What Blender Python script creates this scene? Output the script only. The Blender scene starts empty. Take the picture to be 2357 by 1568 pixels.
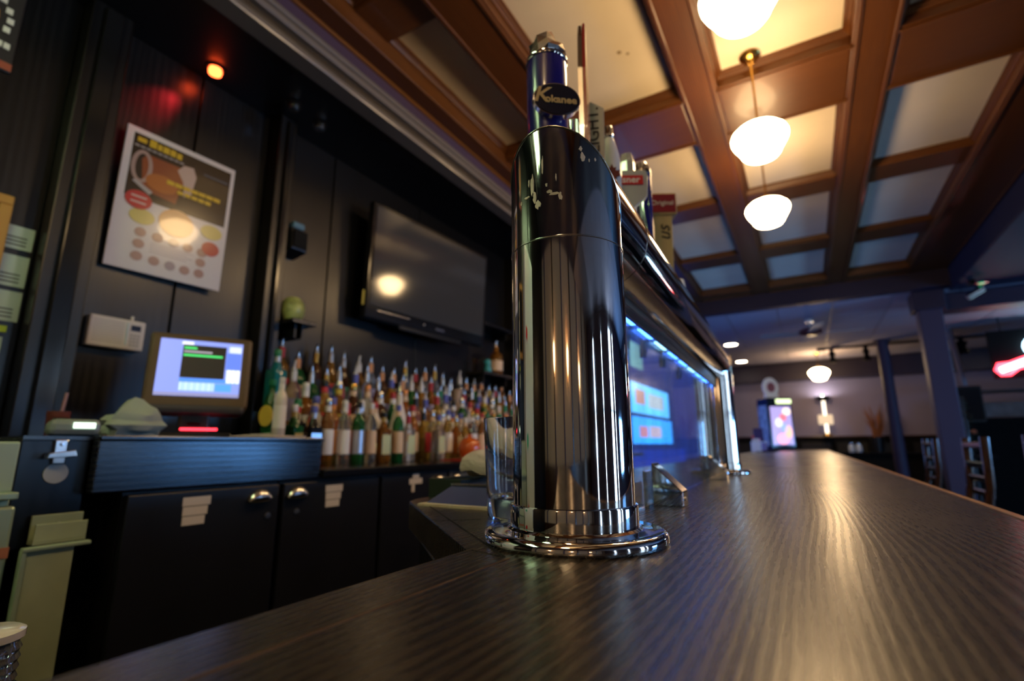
import bpy, bmesh, math, random
from mathutils import Vector, Matrix
random.seed(7)
S = bpy.context.scene
C = S.collection
R = math.radians
PI = math.pi

# ------------------------------------------------------------------ camera
def make_camera():
    yaw, pitch, roll = R(30.21), R(11.87), R(-0.28)
    F = Vector((-math.sin(yaw) * math.cos(pitch), math.cos(yaw) * math.cos(pitch), math.sin(pitch)))
    r0 = Vector((math.cos(yaw), math.sin(yaw), 0)); u0 = r0.cross(F)
    r = r0 * math.cos(roll) + u0 * math.sin(roll); u = -r0 * math.sin(roll) + u0 * math.cos(roll)
    cam = bpy.data.cameras.new('camera'); o = bpy.data.objects.new('camera', cam); C.objects.link(o)
    m = Matrix((r, u, -F)).transposed().to_4x4(); m.translation = (0, 0, 1.16)
    o.matrix_world = m
    cam.sensor_width = 36; cam.lens = 1148.2 / 2357 * 36
    cam.clip_start = .01; cam.clip_end = 100
    cam.dof.use_dof = True; cam.dof.focus_distance = .47; cam.dof.aperture_fstop = 4.0
    S.camera = o
make_camera()

# ------------------------------------------------------------------ world, exposure, large lights
W = bpy.data.worlds.new('world'); S.world = W; W.use_nodes = True
W.node_tree.nodes['Background'].inputs[0].default_value = (.25, .3, .45, 1)
W.node_tree.nodes['Background'].inputs[1].default_value = .05
S.view_settings.view_transform = 'Standard'; S.view_settings.look = 'None'
S.view_settings.gamma = 1; S.view_settings.use_curve_mapping = False
S.view_settings.exposure = 0.8
PENDANT = 22.0          # glow of the opal shades
DAYLIGHT = 5.0          # window panes on the street side
TROFFER = 20.0          # fluorescent fixture behind the till
S.cycles.max_bounces = 8; S.cycles.glossy_bounces = 5; S.cycles.transmission_bounces = 7
S.cycles.use_adaptive_sampling = True; S.cycles.adaptive_threshold = .05
S.cycles.transparent_max_bounces = 8; S.cycles.diffuse_bounces = 3
S.cycles.caustics_refractive = False; S.cycles.caustics_reflective = False
S.cycles.sample_clamp_indirect = 6.0; S.cycles.blur_glossy = .5
S.cycles.use_denoising = True

# ------------------------------------------------------------------ materials
MATS = {}
def M(name, col=(.5, .5, .5), rough=.5, metal=0, trans=0, emit=None, es=0, spec=.5, coat=0, ior=1.45, alpha=1, var=0, vscale=8,
      rvar=0, bump=0, bscale=200, stretch=(1, 1, 1)):
    if name in MATS: return MATS[name]
    m = bpy.data.materials.new(name); m.use_nodes = True; MATS[name] = m
    nt = m.node_tree; b = nt.nodes['Principled BSDF']
    b.inputs['Base Color'].default_value = (*col, 1); b.inputs['Roughness'].default_value = rough
    b.inputs['Metallic'].default_value = metal; b.inputs['Transmission Weight'].default_value = trans
    b.inputs['Specular IOR Level'].default_value = spec; b.inputs['Coat Weight'].default_value = coat
    b.inputs['IOR'].default_value = ior; b.inputs['Alpha'].default_value = alpha
    if emit:
        b.inputs['Emission Color'].default_value = (*emit, 1); b.inputs['Emission Strength'].default_value = es
    if var or rvar or bump:
        tc = nt.nodes.new('ShaderNodeTexCoord'); mp = nt.nodes.new('ShaderNodeMapping')
        mp.inputs['Scale'].default_value = stretch
        nt.links.new(tc.outputs['Object'], mp.inputs['Vector'])
        if var or rvar:
            n = nt.nodes.new('ShaderNodeTexNoise'); n.inputs['Scale'].default_value = vscale; n.inputs['Detail'].default_value = 5
            nt.links.new(mp.outputs[0], n.inputs['Vector'])
        if var:
            r = nt.nodes.new('ShaderNodeValToRGB')
            r.color_ramp.elements[0].position = .3; r.color_ramp.elements[1].position = .7
            r.color_ramp.elements[0].color = (*[max(0, c * (1 - var)) for c in col], 1)
            r.color_ramp.elements[1].color = (*[min(1, c * (1 + var)) for c in col], 1)
            nt.links.new(n.outputs['Fac'], r.inputs[0]); nt.links.new(r.outputs[0], b.inputs['Base Color'])
        if rvar:
            mr = nt.nodes.new('ShaderNodeMapRange')
            mr.inputs['From Min'].default_value = .3; mr.inputs['From Max'].default_value = .7
            mr.inputs['To Min'].default_value = max(0, rough - rvar); mr.inputs['To Max'].default_value = rough + rvar
            nt.links.new(n.outputs['Fac'], mr.inputs['Value']); nt.links.new(mr.outputs[0], b.inputs['Roughness'])
        if bump:
            n2 = nt.nodes.new('ShaderNodeTexNoise'); n2.inputs['Scale'].default_value = bscale; n2.inputs['Detail'].default_value = 3
            bp = nt.nodes.new('ShaderNodeBump'); bp.inputs['Strength'].default_value = bump; bp.inputs['Distance'].default_value = .002
            nt.links.new(mp.outputs[0], n2.inputs['Vector']); nt.links.new(n2.outputs['Fac'], bp.inputs['Height'])
            nt.links.new(bp.outputs[0], b.inputs['Normal'])
    return m

def grain(name, dark, light, rough, scale, stretch, dist=6, bump=.15, rspread=.08, coat=0, spec=.5, lo=.35, hi=.8, direction='X', warp=5):
    """wood: warped bands plus fine streaks along one axis"""
    if name in MATS: return MATS[name]
    m = bpy.data.materials.new(name); m.use_nodes = True; MATS[name] = m
    nt = m.node_tree; L = nt.links.new; b = nt.nodes['Principled BSDF']
    tc = nt.nodes.new('ShaderNodeTexCoord'); mp = nt.nodes.new('ShaderNodeMapping'); mp.inputs['Scale'].default_value = stretch
    L(tc.outputs['Object'], mp.inputs['Vector'])
    w = nt.nodes.new('ShaderNodeTexWave'); w.wave_type = 'BANDS'; w.bands_direction = direction
    w.inputs['Scale'].default_value = scale; w.inputs['Distortion'].default_value = dist
    w.inputs['Detail'].default_value = 3; w.inputs['Detail Scale'].default_value = warp / scale; w.inputs['Detail Roughness'].default_value = .35
    L(mp.outputs[0], w.inputs['Vector'])
    n = nt.nodes.new('ShaderNodeTexNoise'); n.inputs['Scale'].default_value = scale * 3; n.inputs['Detail'].default_value = 6
    L(mp.outputs[0], n.inputs['Vector'])
    mx = nt.nodes.new('ShaderNodeMath'); mx.operation = 'MULTIPLY'; L(w.outputs['Fac'], mx.inputs[0]); L(n.outputs['Fac'], mx.inputs[1])
    ad = nt.nodes.new('ShaderNodeMath'); ad.operation = 'MULTIPLY_ADD'; ad.inputs[1].default_value = 1.3; ad.inputs[2].default_value = .1
    L(mx.outputs[0], ad.inputs[0])
    r = nt.nodes.new('ShaderNodeValToRGB'); r.color_ramp.elements[0].position = lo; r.color_ramp.elements[1].position = hi
    r.color_ramp.elements[0].color = (*dark, 1); r.color_ramp.elements[1].color = (*light, 1)
    L(ad.outputs[0], r.inputs[0]); L(r.outputs[0], b.inputs['Base Color'])
    mr = nt.nodes.new('ShaderNodeMapRange'); mr.inputs['To Min'].default_value = rough - rspread; mr.inputs['To Max'].default_value = rough + rspread
    L(ad.outputs[0], mr.inputs['Value']); L(mr.outputs[0], b.inputs['Roughness'])
    bp = nt.nodes.new('ShaderNodeBump'); bp.inputs['Strength'].default_value = bump; bp.inputs['Distance'].default_value = .001
    L(ad.outputs[0], bp.inputs['Height']); L(bp.outputs[0], b.inputs['Normal'])
    b.inputs['Coat Weight'].default_value = coat; b.inputs['Specular IOR Level'].default_value = spec
    return m

def oak(name, dark, light, rough, bump):
    """plain-sawn oak: growth rings as contour lines of a long soft noise, with fine open pores"""
    m = bpy.data.materials.new(name); m.use_nodes = True; MATS[name] = m
    nt = m.node_tree; L = nt.links.new; b = nt.nodes['Principled BSDF']; N = nt.nodes.new
    tc = N('ShaderNodeTexCoord')
    def noise(sc, scale, detail, rgh=.5):
        mp = N('ShaderNodeMapping'); mp.inputs['Scale'].default_value = sc; L(tc.outputs['Object'], mp.inputs['Vector'])
        n = N('ShaderNodeTexNoise'); n.inputs['Scale'].default_value = scale; n.inputs['Detail'].default_value = detail; n.inputs['Roughness'].default_value = rgh
        L(mp.outputs[0], n.inputs['Vector']); return n.outputs['Fac']
    def math_(op, a, b_, c=None):
        k = N('ShaderNodeMath'); k.operation = op
        for i, v in enumerate((a, b_, c)):
            if v is None: continue
            if isinstance(v, (int, float)): k.inputs[i].default_value = v
            else: L(v, k.inputs[i])
        return k.outputs[0]
    wob = noise((1, .12, 1), 26, 2)
    big = noise((1, .16, 1), 4.2, 1.5, .4)
    sx = N('ShaderNodeSeparateXYZ'); L(tc.outputs['Object'], sx.inputs[0])
    ph = math_('MULTIPLY_ADD', sx.outputs[0], 900, math_('MULTIPLY_ADD', big, 130, math_('MULTIPLY', wob, 7.0)))
    ring = math_('MULTIPLY_ADD', math_('SINE', ph, 0), .5, .5)
    ring = math_('POWER', ring, 2.2)
    pores = noise((1, .04, 1), 900, 3)
    pm = N('ShaderNodeMapRange'); pm.inputs['From Min'].default_value = .35; pm.inputs['From Max'].default_value = .68; L(pores, pm.inputs['Value'])
    mixv = math_('MULTIPLY', math_('MULTIPLY_ADD', ring, .65, .35), math_('MULTIPLY_ADD', pm.outputs[0], .6, .4))
    blot = noise((1, .5, 1), 7, 4)
    r = N('ShaderNodeValToRGB'); r.color_ramp.elements[0].position = .08; r.color_ramp.elements[1].position = .85
    r.color_ramp.elements[0].color = (*dark, 1); r.color_ramp.elements[1].color = (*light, 1)
    L(mixv, r.inputs[0]); L(r.outputs[0], b.inputs['Base Color'])
    L(math_('MULTIPLY_ADD', math_('MULTIPLY_ADD', blot, .8, mixv), .07, rough - .045), b.inputs['Roughness'])
    bp = N('ShaderNodeBump'); bp.inputs['Strength'].default_value = bump; bp.inputs['Distance'].default_value = .0008
    L(mixv, bp.inputs['Height']); L(bp.outputs[0], b.inputs['Normal']); b.inputs['Specular IOR Level'].default_value = .95
    return m
bar_wood = oak('bar_wood', (.004, .0027, .002), (.044, .027, .016), .27, .11)
edge_wood = grain('edge_wood', (.24, .12, .055), (.58, .36, .20), .4, 40, (1, .1, 1), dist=5)  # pale tone: worn edge plus pendant highlight put into the colour
ceil_wood = grain('ceil_wood', (.075, .021, .0035), (.155, .052, .009), .40, 26, (1, .07, 1), dist=9, bump=.04, coat=.08, lo=.05, hi=.95)
ceil_wood_x = grain('ceil_wood_across', (.075, .021, .0035), (.155, .052, .009), .40, 26, (.07, 1, 1), dist=9, bump=.04, coat=.08, lo=.05, hi=.95, direction='Y')
black_wood = grain('black_wood', (.0012, .0011, .001), (.0035, .003, .003), .32, 12, (1, 1, .05), dist=14, bump=.0, rspread=.03, spec=.55, direction='Y', lo=.1, hi=1)
black_wood_h = grain('black_wood_level', (.003, .003, .0035), (.012, .012, .014), .27, 22, (1, .06, 1), dist=8, bump=.03, rspread=.04, spec=.9, direction='Z')
chair_wood = grain('chair_wood', (.02, .008, .004), (.06, .022, .01), .25, 30, (1, 1, .1), dist=3)
black = M('black_paint', (.006, .006, .007), .4)
black_gloss = M('black_gloss', (.008, .008, .009), .16)
black_plastic = M('black_plastic', (.012, .012, .013), .3)
matte_black = M('matte_black', (.004, .004, .004), .75, spec=.2)
chrome = M('polished_steel', (.72, .71, .70), .055, metal=1, rvar=.03, vscale=25)
chrome_dull = M('trim_steel', (.62, .61, .60), .2, metal=1)
steel = M('stainless_green_cast', (.37, .50, .36), .36, metal=.35, rvar=.08, vscale=4, stretch=(1, 1, 6))  # green fluorescent cast put into the steel colour
brass = M('brass', (.62, .36, .09), .22, metal=1)
cream = M('cream_panel', (.74, .64, .48), .8, var=.04, vscale=3)
tile_m = M('ceiling_tile_white', (.40, .36, .42), .9, var=.08, vscale=60)
purple = M('purple_paint', (.050, .040, .085), .55)
purple_dark = M('purple_dark_paint', (.022, .016, .04), .5)
lavender = M('lavender_wall', (.25, .22, .32), .8, var=.04, vscale=2)
floor_m = M('floor_dark', (.012, .010, .010), .5, var=.2, vscale=6)
white_card = M('white_card', (.72, .68, .63), .6)
paper = M('paper_white', (.75, .74, .68), .7)
gold = M('gold_lettering', (.72, .56, .30), .35, metal=.6)
opal = M('opal_glow', (.9, .85, .75), .3, emit=(1, .66, .32), es=PENDANT)
sky_pane = M('blue_sky_pane', (.5, .5, .5), .1, emit=(.16, .45, 1), es=DAYLIGHT * 4)
day_pane = M('daylight_pane', (.5, .5, .5), .1, emit=(.55, .75, 1), es=DAYLIGHT)
glass = M('clear_glass', (1, 1, 1), .01, trans=1, ior=1.45)
screw_m = M('screw_metal', (.5, .5, .5), .3, metal=1)

# ------------------------------------------------------------------ geometry helpers
def finish(name, bm, mat, parent=None, smooth=False, loc=None, rot=None):
    me = bpy.data.meshes.new(name)
    bmesh.ops.recalc_face_normals(bm, faces=bm.faces[:])
    bm.to_mesh(me); bm.free()
    if smooth:
        for p in me.polygons: p.use_smooth = True
        try: me.set_sharp_from_angle(angle=R(40))
        except Exception: pass
    for mm in (mat if isinstance(mat, (list, tuple)) else [mat]): me.materials.append(mm)
    o = bpy.data.objects.new(name, me); C.objects.link(o)
    if parent: o.parent = parent
    if loc: o.location = loc
    if rot: o.rotation_euler = rot
    return o
def box(name, x0, x1, y0, y1, z0, z1, mat, parent=None, bev=0, loc=None, rot=None, seg=2):
    bm = bmesh.new(); bmesh.ops.create_cube(bm, size=1)
    for v in bm.verts:
        v.co = Vector(((x0 + x1) / 2 + v.co.x * (x1 - x0), (y0 + y1) / 2 + v.co.y * (y1 - y0), (z0 + z1) / 2 + v.co.z * (z1 - z0)))
    if bev: bmesh.ops.bevel(bm, geom=bm.edges[:], offset=bev, segments=seg, profile=.5, affect='EDGES')
    return finish(name, bm, mat, parent, False, loc, rot)
def lathe(name, prof, mat, parent=None, seg=24, loc=None, rot=None, smooth=True):
    bm = bmesh.new(); rings = []
    for r, z in prof:
        if r < 1e-6: rings.append([bm.verts.new((0, 0, z))])
        else: rings.append([bm.verts.new((r * math.cos(2 * PI * i / seg), r * math.sin(2 * PI * i / seg), z)) for i in range(seg)])
    for a, b in zip(rings, rings[1:]):
        for i in range(seg):
            j = (i + 1) % seg
            if len(a) == 1 and len(b) == 1: continue
            if len(a) == 1: bm.faces.new((a[0], b[i], b[j]))
            elif len(b) == 1: bm.faces.new((a[i], a[j], b[0]))
            else: bm.faces.new((a[i], a[j], b[j], b[i]))
    return finish(name, bm, mat, parent, smooth, loc, rot)
def tube(name, pts, r, mat, parent=None, seg=10, radii=None, loc=None, rot=None):
    bm = bmesh.new(); pts = [Vector(p) for p in pts]; rings = []; n = len(pts); prev = None
    for i, p in enumerate(pts):
        t = (pts[min(i + 1, n - 1)] - pts[max(i - 1, 0)]).normalized()
        if prev is None:
            a = t.cross(Vector((0, 0, 1)))
            if a.length < .1: a = t.cross(Vector((1, 0, 0)))
        else: a = prev - t * prev.dot(t)
        a.normalize(); prev = a; b = t.cross(a); rr = radii[i] if radii else r
        rings.append([bm.verts.new(p + (a * math.cos(2 * PI * k / seg) + b * math.sin(2 * PI * k / seg)) * rr) for k in range(seg)])
    for A, B in zip(rings, rings[1:]):
        for k in range(seg): bm.faces.new((A[k], A[(k + 1) % seg], B[(k + 1) % seg], B[k]))
    bm.faces.new(rings[0][::-1]); bm.faces.new(rings[-1])
    return finish(name, bm, mat, parent, True, loc, rot)
def prism(name, poly, axis, a, b, mat, parent=None, bev=0, loc=None, rot=None, smooth=False):
    """extrude a 2-D outline; axis 'y': (x,z) outline, 'x': (y,z), 'z': (x,y)"""
    bm = bmesh.new()
    def P(u, v, w): return {'y': (u, w, v), 'x': (w, u, v), 'z': (u, v, w)}[axis]
    A = [bm.verts.new(P(u, v, a)) for u, v in poly]; B = [bm.verts.new(P(u, v, b)) for u, v in poly]; n = len(poly)
    bm.faces.new(A); bm.faces.new(B[::-1])
    for i in range(n): bm.faces.new((A[i], B[i], B[(i + 1) % n], A[(i + 1) % n]))
    if bev: bmesh.ops.bevel(bm, geom=bm.edges[:], offset=bev, segments=2, profile=.5, affect='EDGES')
    return finish(name, bm, mat, parent, smooth, loc, rot)
def disc_poly(cx, cz, rx, rz, n=28, a0=0): return [(cx + rx * math.cos(a0 + 2 * PI * i / n), cz + rz * math.sin(a0 + 2 * PI * i / n)) for i in range(n)]
def flat(name, cx, cz, rx, rz, y, mat, parent, n=24, th=.0006):   # thin printed disc facing local -y
    return prism(name, disc_poly(cx, cz, rx, rz, n), 'y', y - th, y, mat, parent)
def text(name, body, size, mat, parent=None, loc=(0, 0, 0), rot=(PI / 2, 0, 0), ext=.0004, shear=0, align='CENTER', sx=1, bold=0):
    cu = bpy.data.curves.new(name, 'FONT'); cu.body = body; cu.size = size; cu.extrude = ext; cu.shear = shear; cu.offset = bold
    cu.align_x = align; cu.align_y = 'CENTER'; cu.materials.append(mat); cu.resolution_u = 4
    t = bpy.data.objects.new(name + '_curve', cu); C.objects.link(t)
    me = bpy.data.meshes.new_from_object(t.evaluated_get(bpy.context.evaluated_depsgraph_get()))
    bpy.data.objects.remove(t); bpy.data.curves.remove(cu)
    o = bpy.data.objects.new(name, me); C.objects.link(o)
    if parent: o.parent = parent
    o.location = loc; o.rotation_euler = rot; o.scale = (sx, 1, 1)
    return o
def tag(o, label=None, cat=None, group=None, kind=None):
    if label: o['label'] = label
    if cat: o['category'] = cat
    if group: o['group'] = group
    if kind: o['kind'] = kind
    return o
def thing(name, label, cat, loc=(0, 0, 0), rotz=0, group=None):
    o = bpy.data.objects.new(name, None); C.objects.link(o); o.empty_display_size = .05
    o.location = loc; o.rotation_euler = (0, 0, rotz)
    return tag(o, label, cat, group)
def struct(o): o['kind'] = 'structure'; return o
def dup(root, loc, rotz=None, label=None):
    r = root.copy(); C.objects.link(r); r.location = loc
    if rotz is not None: r.rotation_euler = (0, 0, rotz)
    if label: r['label'] = label
    for ch in list(root.children):
        c = ch.copy(); C.objects.link(c); c.parent = r
        for g in ch.children:
            d = g.copy(); C.objects.link(d); d.parent = c
    return r
def share(name, me, parent, loc=(0, 0, 0), rotz=0, scale=None):
    o = bpy.data.objects.new(name, me); C.objects.link(o); o.parent = parent; o.location = loc; o.rotation_euler = (0, 0, rotz)
    if scale: o.scale = scale
    return o
ORD = ['first', 'second', 'third', 'fourth', 'fifth', 'sixth', 'seventh', 'eighth', 'ninth', 'tenth', 'eleventh', 'twelfth', 'thirteenth',
       'fourteenth', 'fifteenth', 'sixteenth', 'seventeenth', 'eighteenth', 'nineteenth', 'twentieth', 'twenty-first', 'twenty-second',
       'twenty-third', 'twenty-fourth', 'twenty-fifth', 'twenty-sixth', 'twenty-seventh', 'twenty-eighth', 'twenty-ninth', 'thirtieth']

# ================================================================== THE ROOM
XW, XR, YN, YF = -2.1, 5.5, -3.2, 12.3       # back-bar wall, street wall, wall behind the camera, far wall
struct(box('floor', XW, XR, YN, YF, -.1, 0, floor_m))
wl = struct(box('wall_left', XW - .12, XW, YN, YF, 0, 3.3, black_wood))
# pilasters and flat panel boards of the black back-bar panelling
for (y0, y1, d) in ((.535, .66, .09), (1.275, 1.365, .09), (3.475, 3.60, .10), (-.75, -.62, .09)):
    box('pilaster', XW, XW + d, y0, y1, 1.18, 2.72, black_wood, wl, bev=.004)
    box('pilaster_bead', XW + d, XW + d + .018, y0 + .035, y1 - .035, 1.18, 2.70, black_gloss, wl, bev=.005)
for (y0, y1) in ((.66, .95), (.955, 1.275), (1.365, 1.66), (1.665, 2.36), (2.365, 2.96), (2.965, 3.475), (.20, .535), (3.6, 4.6)):
    box('wall_panel', XW, XW + .012, y0 + .002, y1 - .002, 1.18, 2.72, black_wood, wl, bev=.002)
wr = struct(box('wall_right', XR, XR + .12, YN, YF, 0, 3.3, purple))
wn = struct(box('wall_near', XW, XR, YN - .12, YN, 0, 3.3, M('tan_wall', (.42, .30, .20), .7)))
box('wainscot', XW, XR, YN, YN + .03, 0, 1.0, chair_wood, wn)
for k in range(7): box('wall_post', XW + .35 + k * 1.1, XW + .47 + k * 1.1, YN, YN + .06, 1.0, 2.9, chair_wood if k % 2 else purple, wn, bev=.004)
wf = struct(box('wall_far', XW, XR, YF, YF + .12, 0, 3.3, lavender))
box('header_band', XW, XR, YF - .35, YF, 2.47, 2.84, purple_dark, wf)
box('wainscot', XW, XR, YF - .06, YF, 0, 1.28, matte_black, wf)
box('wainscot_cap', XW, XR, YF - .10, YF, 1.28, 1.315, chair_wood, wf, bev=.008)
for k in range(12):
    box('wainscot_panel', XW + .1 + k * .62, XW + .62 + k * .62, YF - .075, YF - .06, .2, 1.18, black, wf, bev=.005)
# street windows in the right wall (unseen, inferred from reflections; narrow ones added for streaks in the polished steel)
for i, (y0, y1, z0, z1) in enumerate(((1.95, 2.5, .25, 2.6), (3.0, 3.2, .25, 2.6), (4.3, 5.7, .8, 1.5), (.15, .27, .3, 2.5), (-1.7, -1.5, .3, 2.5))):
    w = struct(box('window_%d' % (i + 1), XR - .02, XR - .01, y0, y1, z0, z1, sky_pane if i == 2 else day_pane))
    box('window_frame', XR - .05, XR, y0 - .06, y0, z0 - .06, z1 + .06, chair_wood, w); box('window_frame', XR - .05, XR, y1, y1 + .06, z0 - .06, z1 + .06, chair_wood, w)
    box('window_frame', XR - .05, XR, y0, y1, z1, z1 + .06, chair_wood, w); box('window_sill', XR - .09, XR, y0 - .06, y1 + .06, z0 - .1, z0 - .06, chair_wood, w)
    box('mullion', XR - .045, XR - .02, y0, y1, 1.55, 1.60, chair_wood, w)

# coffered ceiling --------------------------------------------------
ZP, ZB, ZS = 3.11, 3.03, 3.065
ce = struct(box('ceiling', XW, XR, YN, YF, 3.3, 3.4, matte_black))
ybeams = [(-1.66, -1.55), (-1.237, -1.0), (-.412, -.22), (.38, .575), (1.14, 1.51)]
mains = [(-1.6, -1.2), (2.585, 3.07), (6.58, 6.85)]
secs = [(-.05, .14), (1.27, 1.485), (4.04, 4.29), (5.33, 5.63)]
bays_y = [(-1.2, -.05), (.14, 1.27), (1.485, 2.585), (3.07, 4.04), (4.29, 5.33), (5.63, 6.58)]
bays_x = [(-1.55, -1.237), (-1.0, -.412), (-.22, .38), (.575, 1.14)]
for (x0, x1) in ybeams:
    box('beam', x0, x1, -1.6, 6.85, 2.98 if x0 < -1.5 else ZB, 3.3, ceil_wood, ce, bev=.006)
for (x0, x1) in ybeams[1:]:
    for xx in (x0 + .012, x1 - .030): box('beam_bead', xx, xx + .018, -1.6, 6.85, ZB - .009, ZB + .002, ceil_wood, ce, bev=.004)
for (y0, y1) in mains:
    for (x0, x1) in bays_x:
        for yy in (y0 + .012, y1 - .032): box('beam_bead', x0 - .010, x1 + .010, yy, yy + .02, ZB - .008, ZB + .003, ceil_wood_x, ce, bev=.004)
for (y0, y1) in mains:
    for (x0, x1) in bays_x: box('beam', x0, x1, y0, y1, ZB + .001, 3.3, ceil_wood_x, ce, bev=.006)
for (y0, y1) in secs:
    for (x0, x1) in bays_x: box('beam', x0, x1, y0, y1, ZS, 3.3, ceil_wood_x, ce, bev=.005)
def frame_moulding(x0, x1, y0, y1, zt, zb, w):
    bm = bmesh.new(); prof = [(0, zb), (.006, zb - .0), (.012, zb + .012), (w * .6, zt - .022), (w * .72, zt - .012), (w, zt - .01), (w, zt)]
    rings = []
    for (d, z) in prof:
        rings.append([bm.verts.new(p) for p in ((x0 + d, y0 + d, z), (x1 - d, y0 + d, z), (x1 - d, y1 - d, z), (x0 + d, y1 - d, z))])
    for a, b in zip(rings, rings[1:]):
        for i in range(4): bm.faces.new((a[i], a[(i + 1) % 4], b[(i + 1) % 4], b[i]))
    return finish('moulding', bm, ceil_wood, ce)
for (y0, y1) in bays_y:
    for (x0, x1) in bays_x:
        box('ceiling_panel', x0, x1, y0, y1, ZP, ZP + .015, cream, ce)
        frame_moulding(x0, x1, y0, y1, ZP, ZS + .012, .030)
# two damp spots on the panel over the taps
stain_m = M('damp_stain', (.30, .20, .09), .8)
for (x, y, r) in ((-.62, 2.16, .012), (-.585, 2.19, .009)):
    lathe('damp_spot', [(0, -.0006), (r * .6, -.0008), (r, -.0003), (r, 0)], stain_m, ce, seg=11, loc=(x, y, ZP))
# lower tiled ceiling of the far room and the street side
box('soffit_drop', -1.66, 1.51, 6.85, 6.98, 2.84, 3.3, purple_dark, ce)
tme = None
ty0, tx0 = 6.98, -2.0
nt_ = 0
for iy in range(9):
    for ix in range(13):
        x, y = tx0 + ix * .61, ty0 + iy * .61
        if y + .6 > YF: continue
        if tme is None:
            o = box('ceiling_tile', 0, .598, 0, .598, 0, .02, tile_m, ce, bev=.004, seg=1, loc=(x, y, 2.842)); tme = o.data
        else: share('ceiling_tile', tme, ce, (x, y, 2.842))
for iy in range(14):
    for ix in range(5):
        x, y = 2.45 + ix * .61, -1.6 + iy * .61
        if y + .6 <= 6.98: share('ceiling_tile', tme, ce, (x, y, 2.842))
box('tile_grid', XW, XR, 6.98, YF, 2.851, 2.86, M('grid_metal', (.22, .2, .22), .5), ce)
box('tile_grid', 2.4, XR, YN, 6.98, 2.851, 2.86, MATS['grid_metal'], ce)
box('purple_beam', 1.51, 2.42, -1.6, 6.98, 2.80, 3.3, M('navy_paint', (.020, .018, .042), .6), ce, bev=.01)
box('ceiling_slab', XW, XR, YN, -1.6, 2.9, 3.3, purple_dark, ce)
box('cross_beam', 1.3, XR, 7.2, 7.5, 2.64, 2.84, purple_dark, ce, bev=.01)
edge_bead = M('bead_amber', (.20, .075, .015), .3, coat=.3, var=.15, vscale=12, stretch=(1, .2, 1))
# soffit over the back bar with its stepped black moulding
so = struct(box('trim_1', XW, -1.68, -1.6, 6.85, 2.72, 3.2, black))
box('soffit_face', -1.68, -1.66, -1.6, 6.85, 2.84, 3.1, M('plum_paint', (.075, .047, .09), .5), so)
def strip(name, prof, mat): return prism(name, prof, 'y', -1.6, 6.85, mat, so, smooth=False)
mk, mw = M('moulding_black', (.07, .055, .04), .25), M('moulding_sheen', (.20, .17, .15), .25)  # paler steps carry a painted sheen, the moulding is black gloss
strip('moulding', [(-1.68, 2.705), (-1.60, 2.705), (-1.597, 2.712), (-1.597, 2.724), (-1.60, 2.730), (-1.68, 2.730)], mw)
strip('moulding', [(-1.68, 2.730), (-1.612, 2.730), (-1.606, 2.748), (-1.612, 2.772), (-1.628, 2.792), (-1.68, 2.792)], mk)
strip('moulding', [(-1.68, 2.792), (-1.608, 2.792), (-1.602, 2.800), (-1.602, 2.816), (-1.610, 2.826), (-1.68, 2.826)], mw)
strip('moulding', [(-1.68, 2.826), (-1.645, 2.826), (-1.645, 2.842), (-1.68, 2.842)], matte_black)
strip('moulding', [(-1.68, 2.842), (-1.618, 2.842), (-1.610, 2.852), (-1.616, 2.868), (-1.64, 2.884), (-1.68, 2.884)], mw)
strip('wood_bead', [(-1.66, 2.968), (-1.648, 2.968), (-1.642, 2.974), (-1.642, 2.984), (-1.648, 2.990), (-1.66, 2.990)], edge_bead)
# columns
col = struct(box('column_purple', 1.22, 1.43, 7.0, 7.2, 0, 2.98, purple, bev=.012))
box('column_cap', 1.18, 1.47, 6.96, 7.24, 2.62, 2.84, purple_dark, col, bev=.01)
pc = struct(lathe('column_pole', [(.085, 0), (.085, 2.82), (.12, 2.82), (.12, 2.84)], purple, seg=20, loc=(1.22, 10.1, 0)))

# ================================================================== PENDANT LAMPS
def pendant(x, y, label, zs=2.62, s=1, zc=ZP):
    t = thing('pendant_light', label, 'lamp', (x, y, zs), 0, 'schoolhouse pendant lamps')
    lathe('canopy', [(0, zc - zs), (.05, zc - zs), (.052, zc - zs - .008), (.04, zc - zs - .022), (.018, zc - zs - .03), (.012, zc - zs - .05), (0, zc - zs - .05)], brass, t, seg=20)
    lathe('rod', [(.0055, .115 * s), (.0055, zc - zs - .045)], brass, t, seg=10)
    lathe('fitter', [(.012, .135 * s), (.02, .13 * s), (.05 * s, .11 * s), (.054 * s, .095 * s), (.05 * s, .085 * s), (0, .085 * s)], brass, t, seg=20)
    lathe('shade', [(a * s, b * s) for a, b in ((.045, .098), (.075, .092), (.115, .072), (.142, .046), (.15, .026), (.148, .008), (.136, -.018), (.114, -.054), (.106, -.066), (.104, -.076), (.090, -.094), (.06, -.107), (.03, -.112), (0, -.114))], opal, t, seg=32)
    return t
pendant(-.04, 1.60, 'nearest glowing opal glass pendant lamp, cut off by the top of the picture', s=.86)
pendant(-.05, 2.52, 'glowing opal pendant on a brass rod hanging just before the wide beam', s=.86)
pendant(-.07, 3.40, 'smaller-looking glowing opal pendant below the wide ceiling beam, over the bar', s=.86)
pendant(-.03, -.70, 'opal pendant lamp added for fill over the near bar end, behind the viewer', s=.86)  # unseen pendant added for general fill light
pendant(.30, 10.9, 'distant glowing opal pendant lamp under the tiled ceiling near the far wall', 2.44, 1.15, 2.84)

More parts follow.
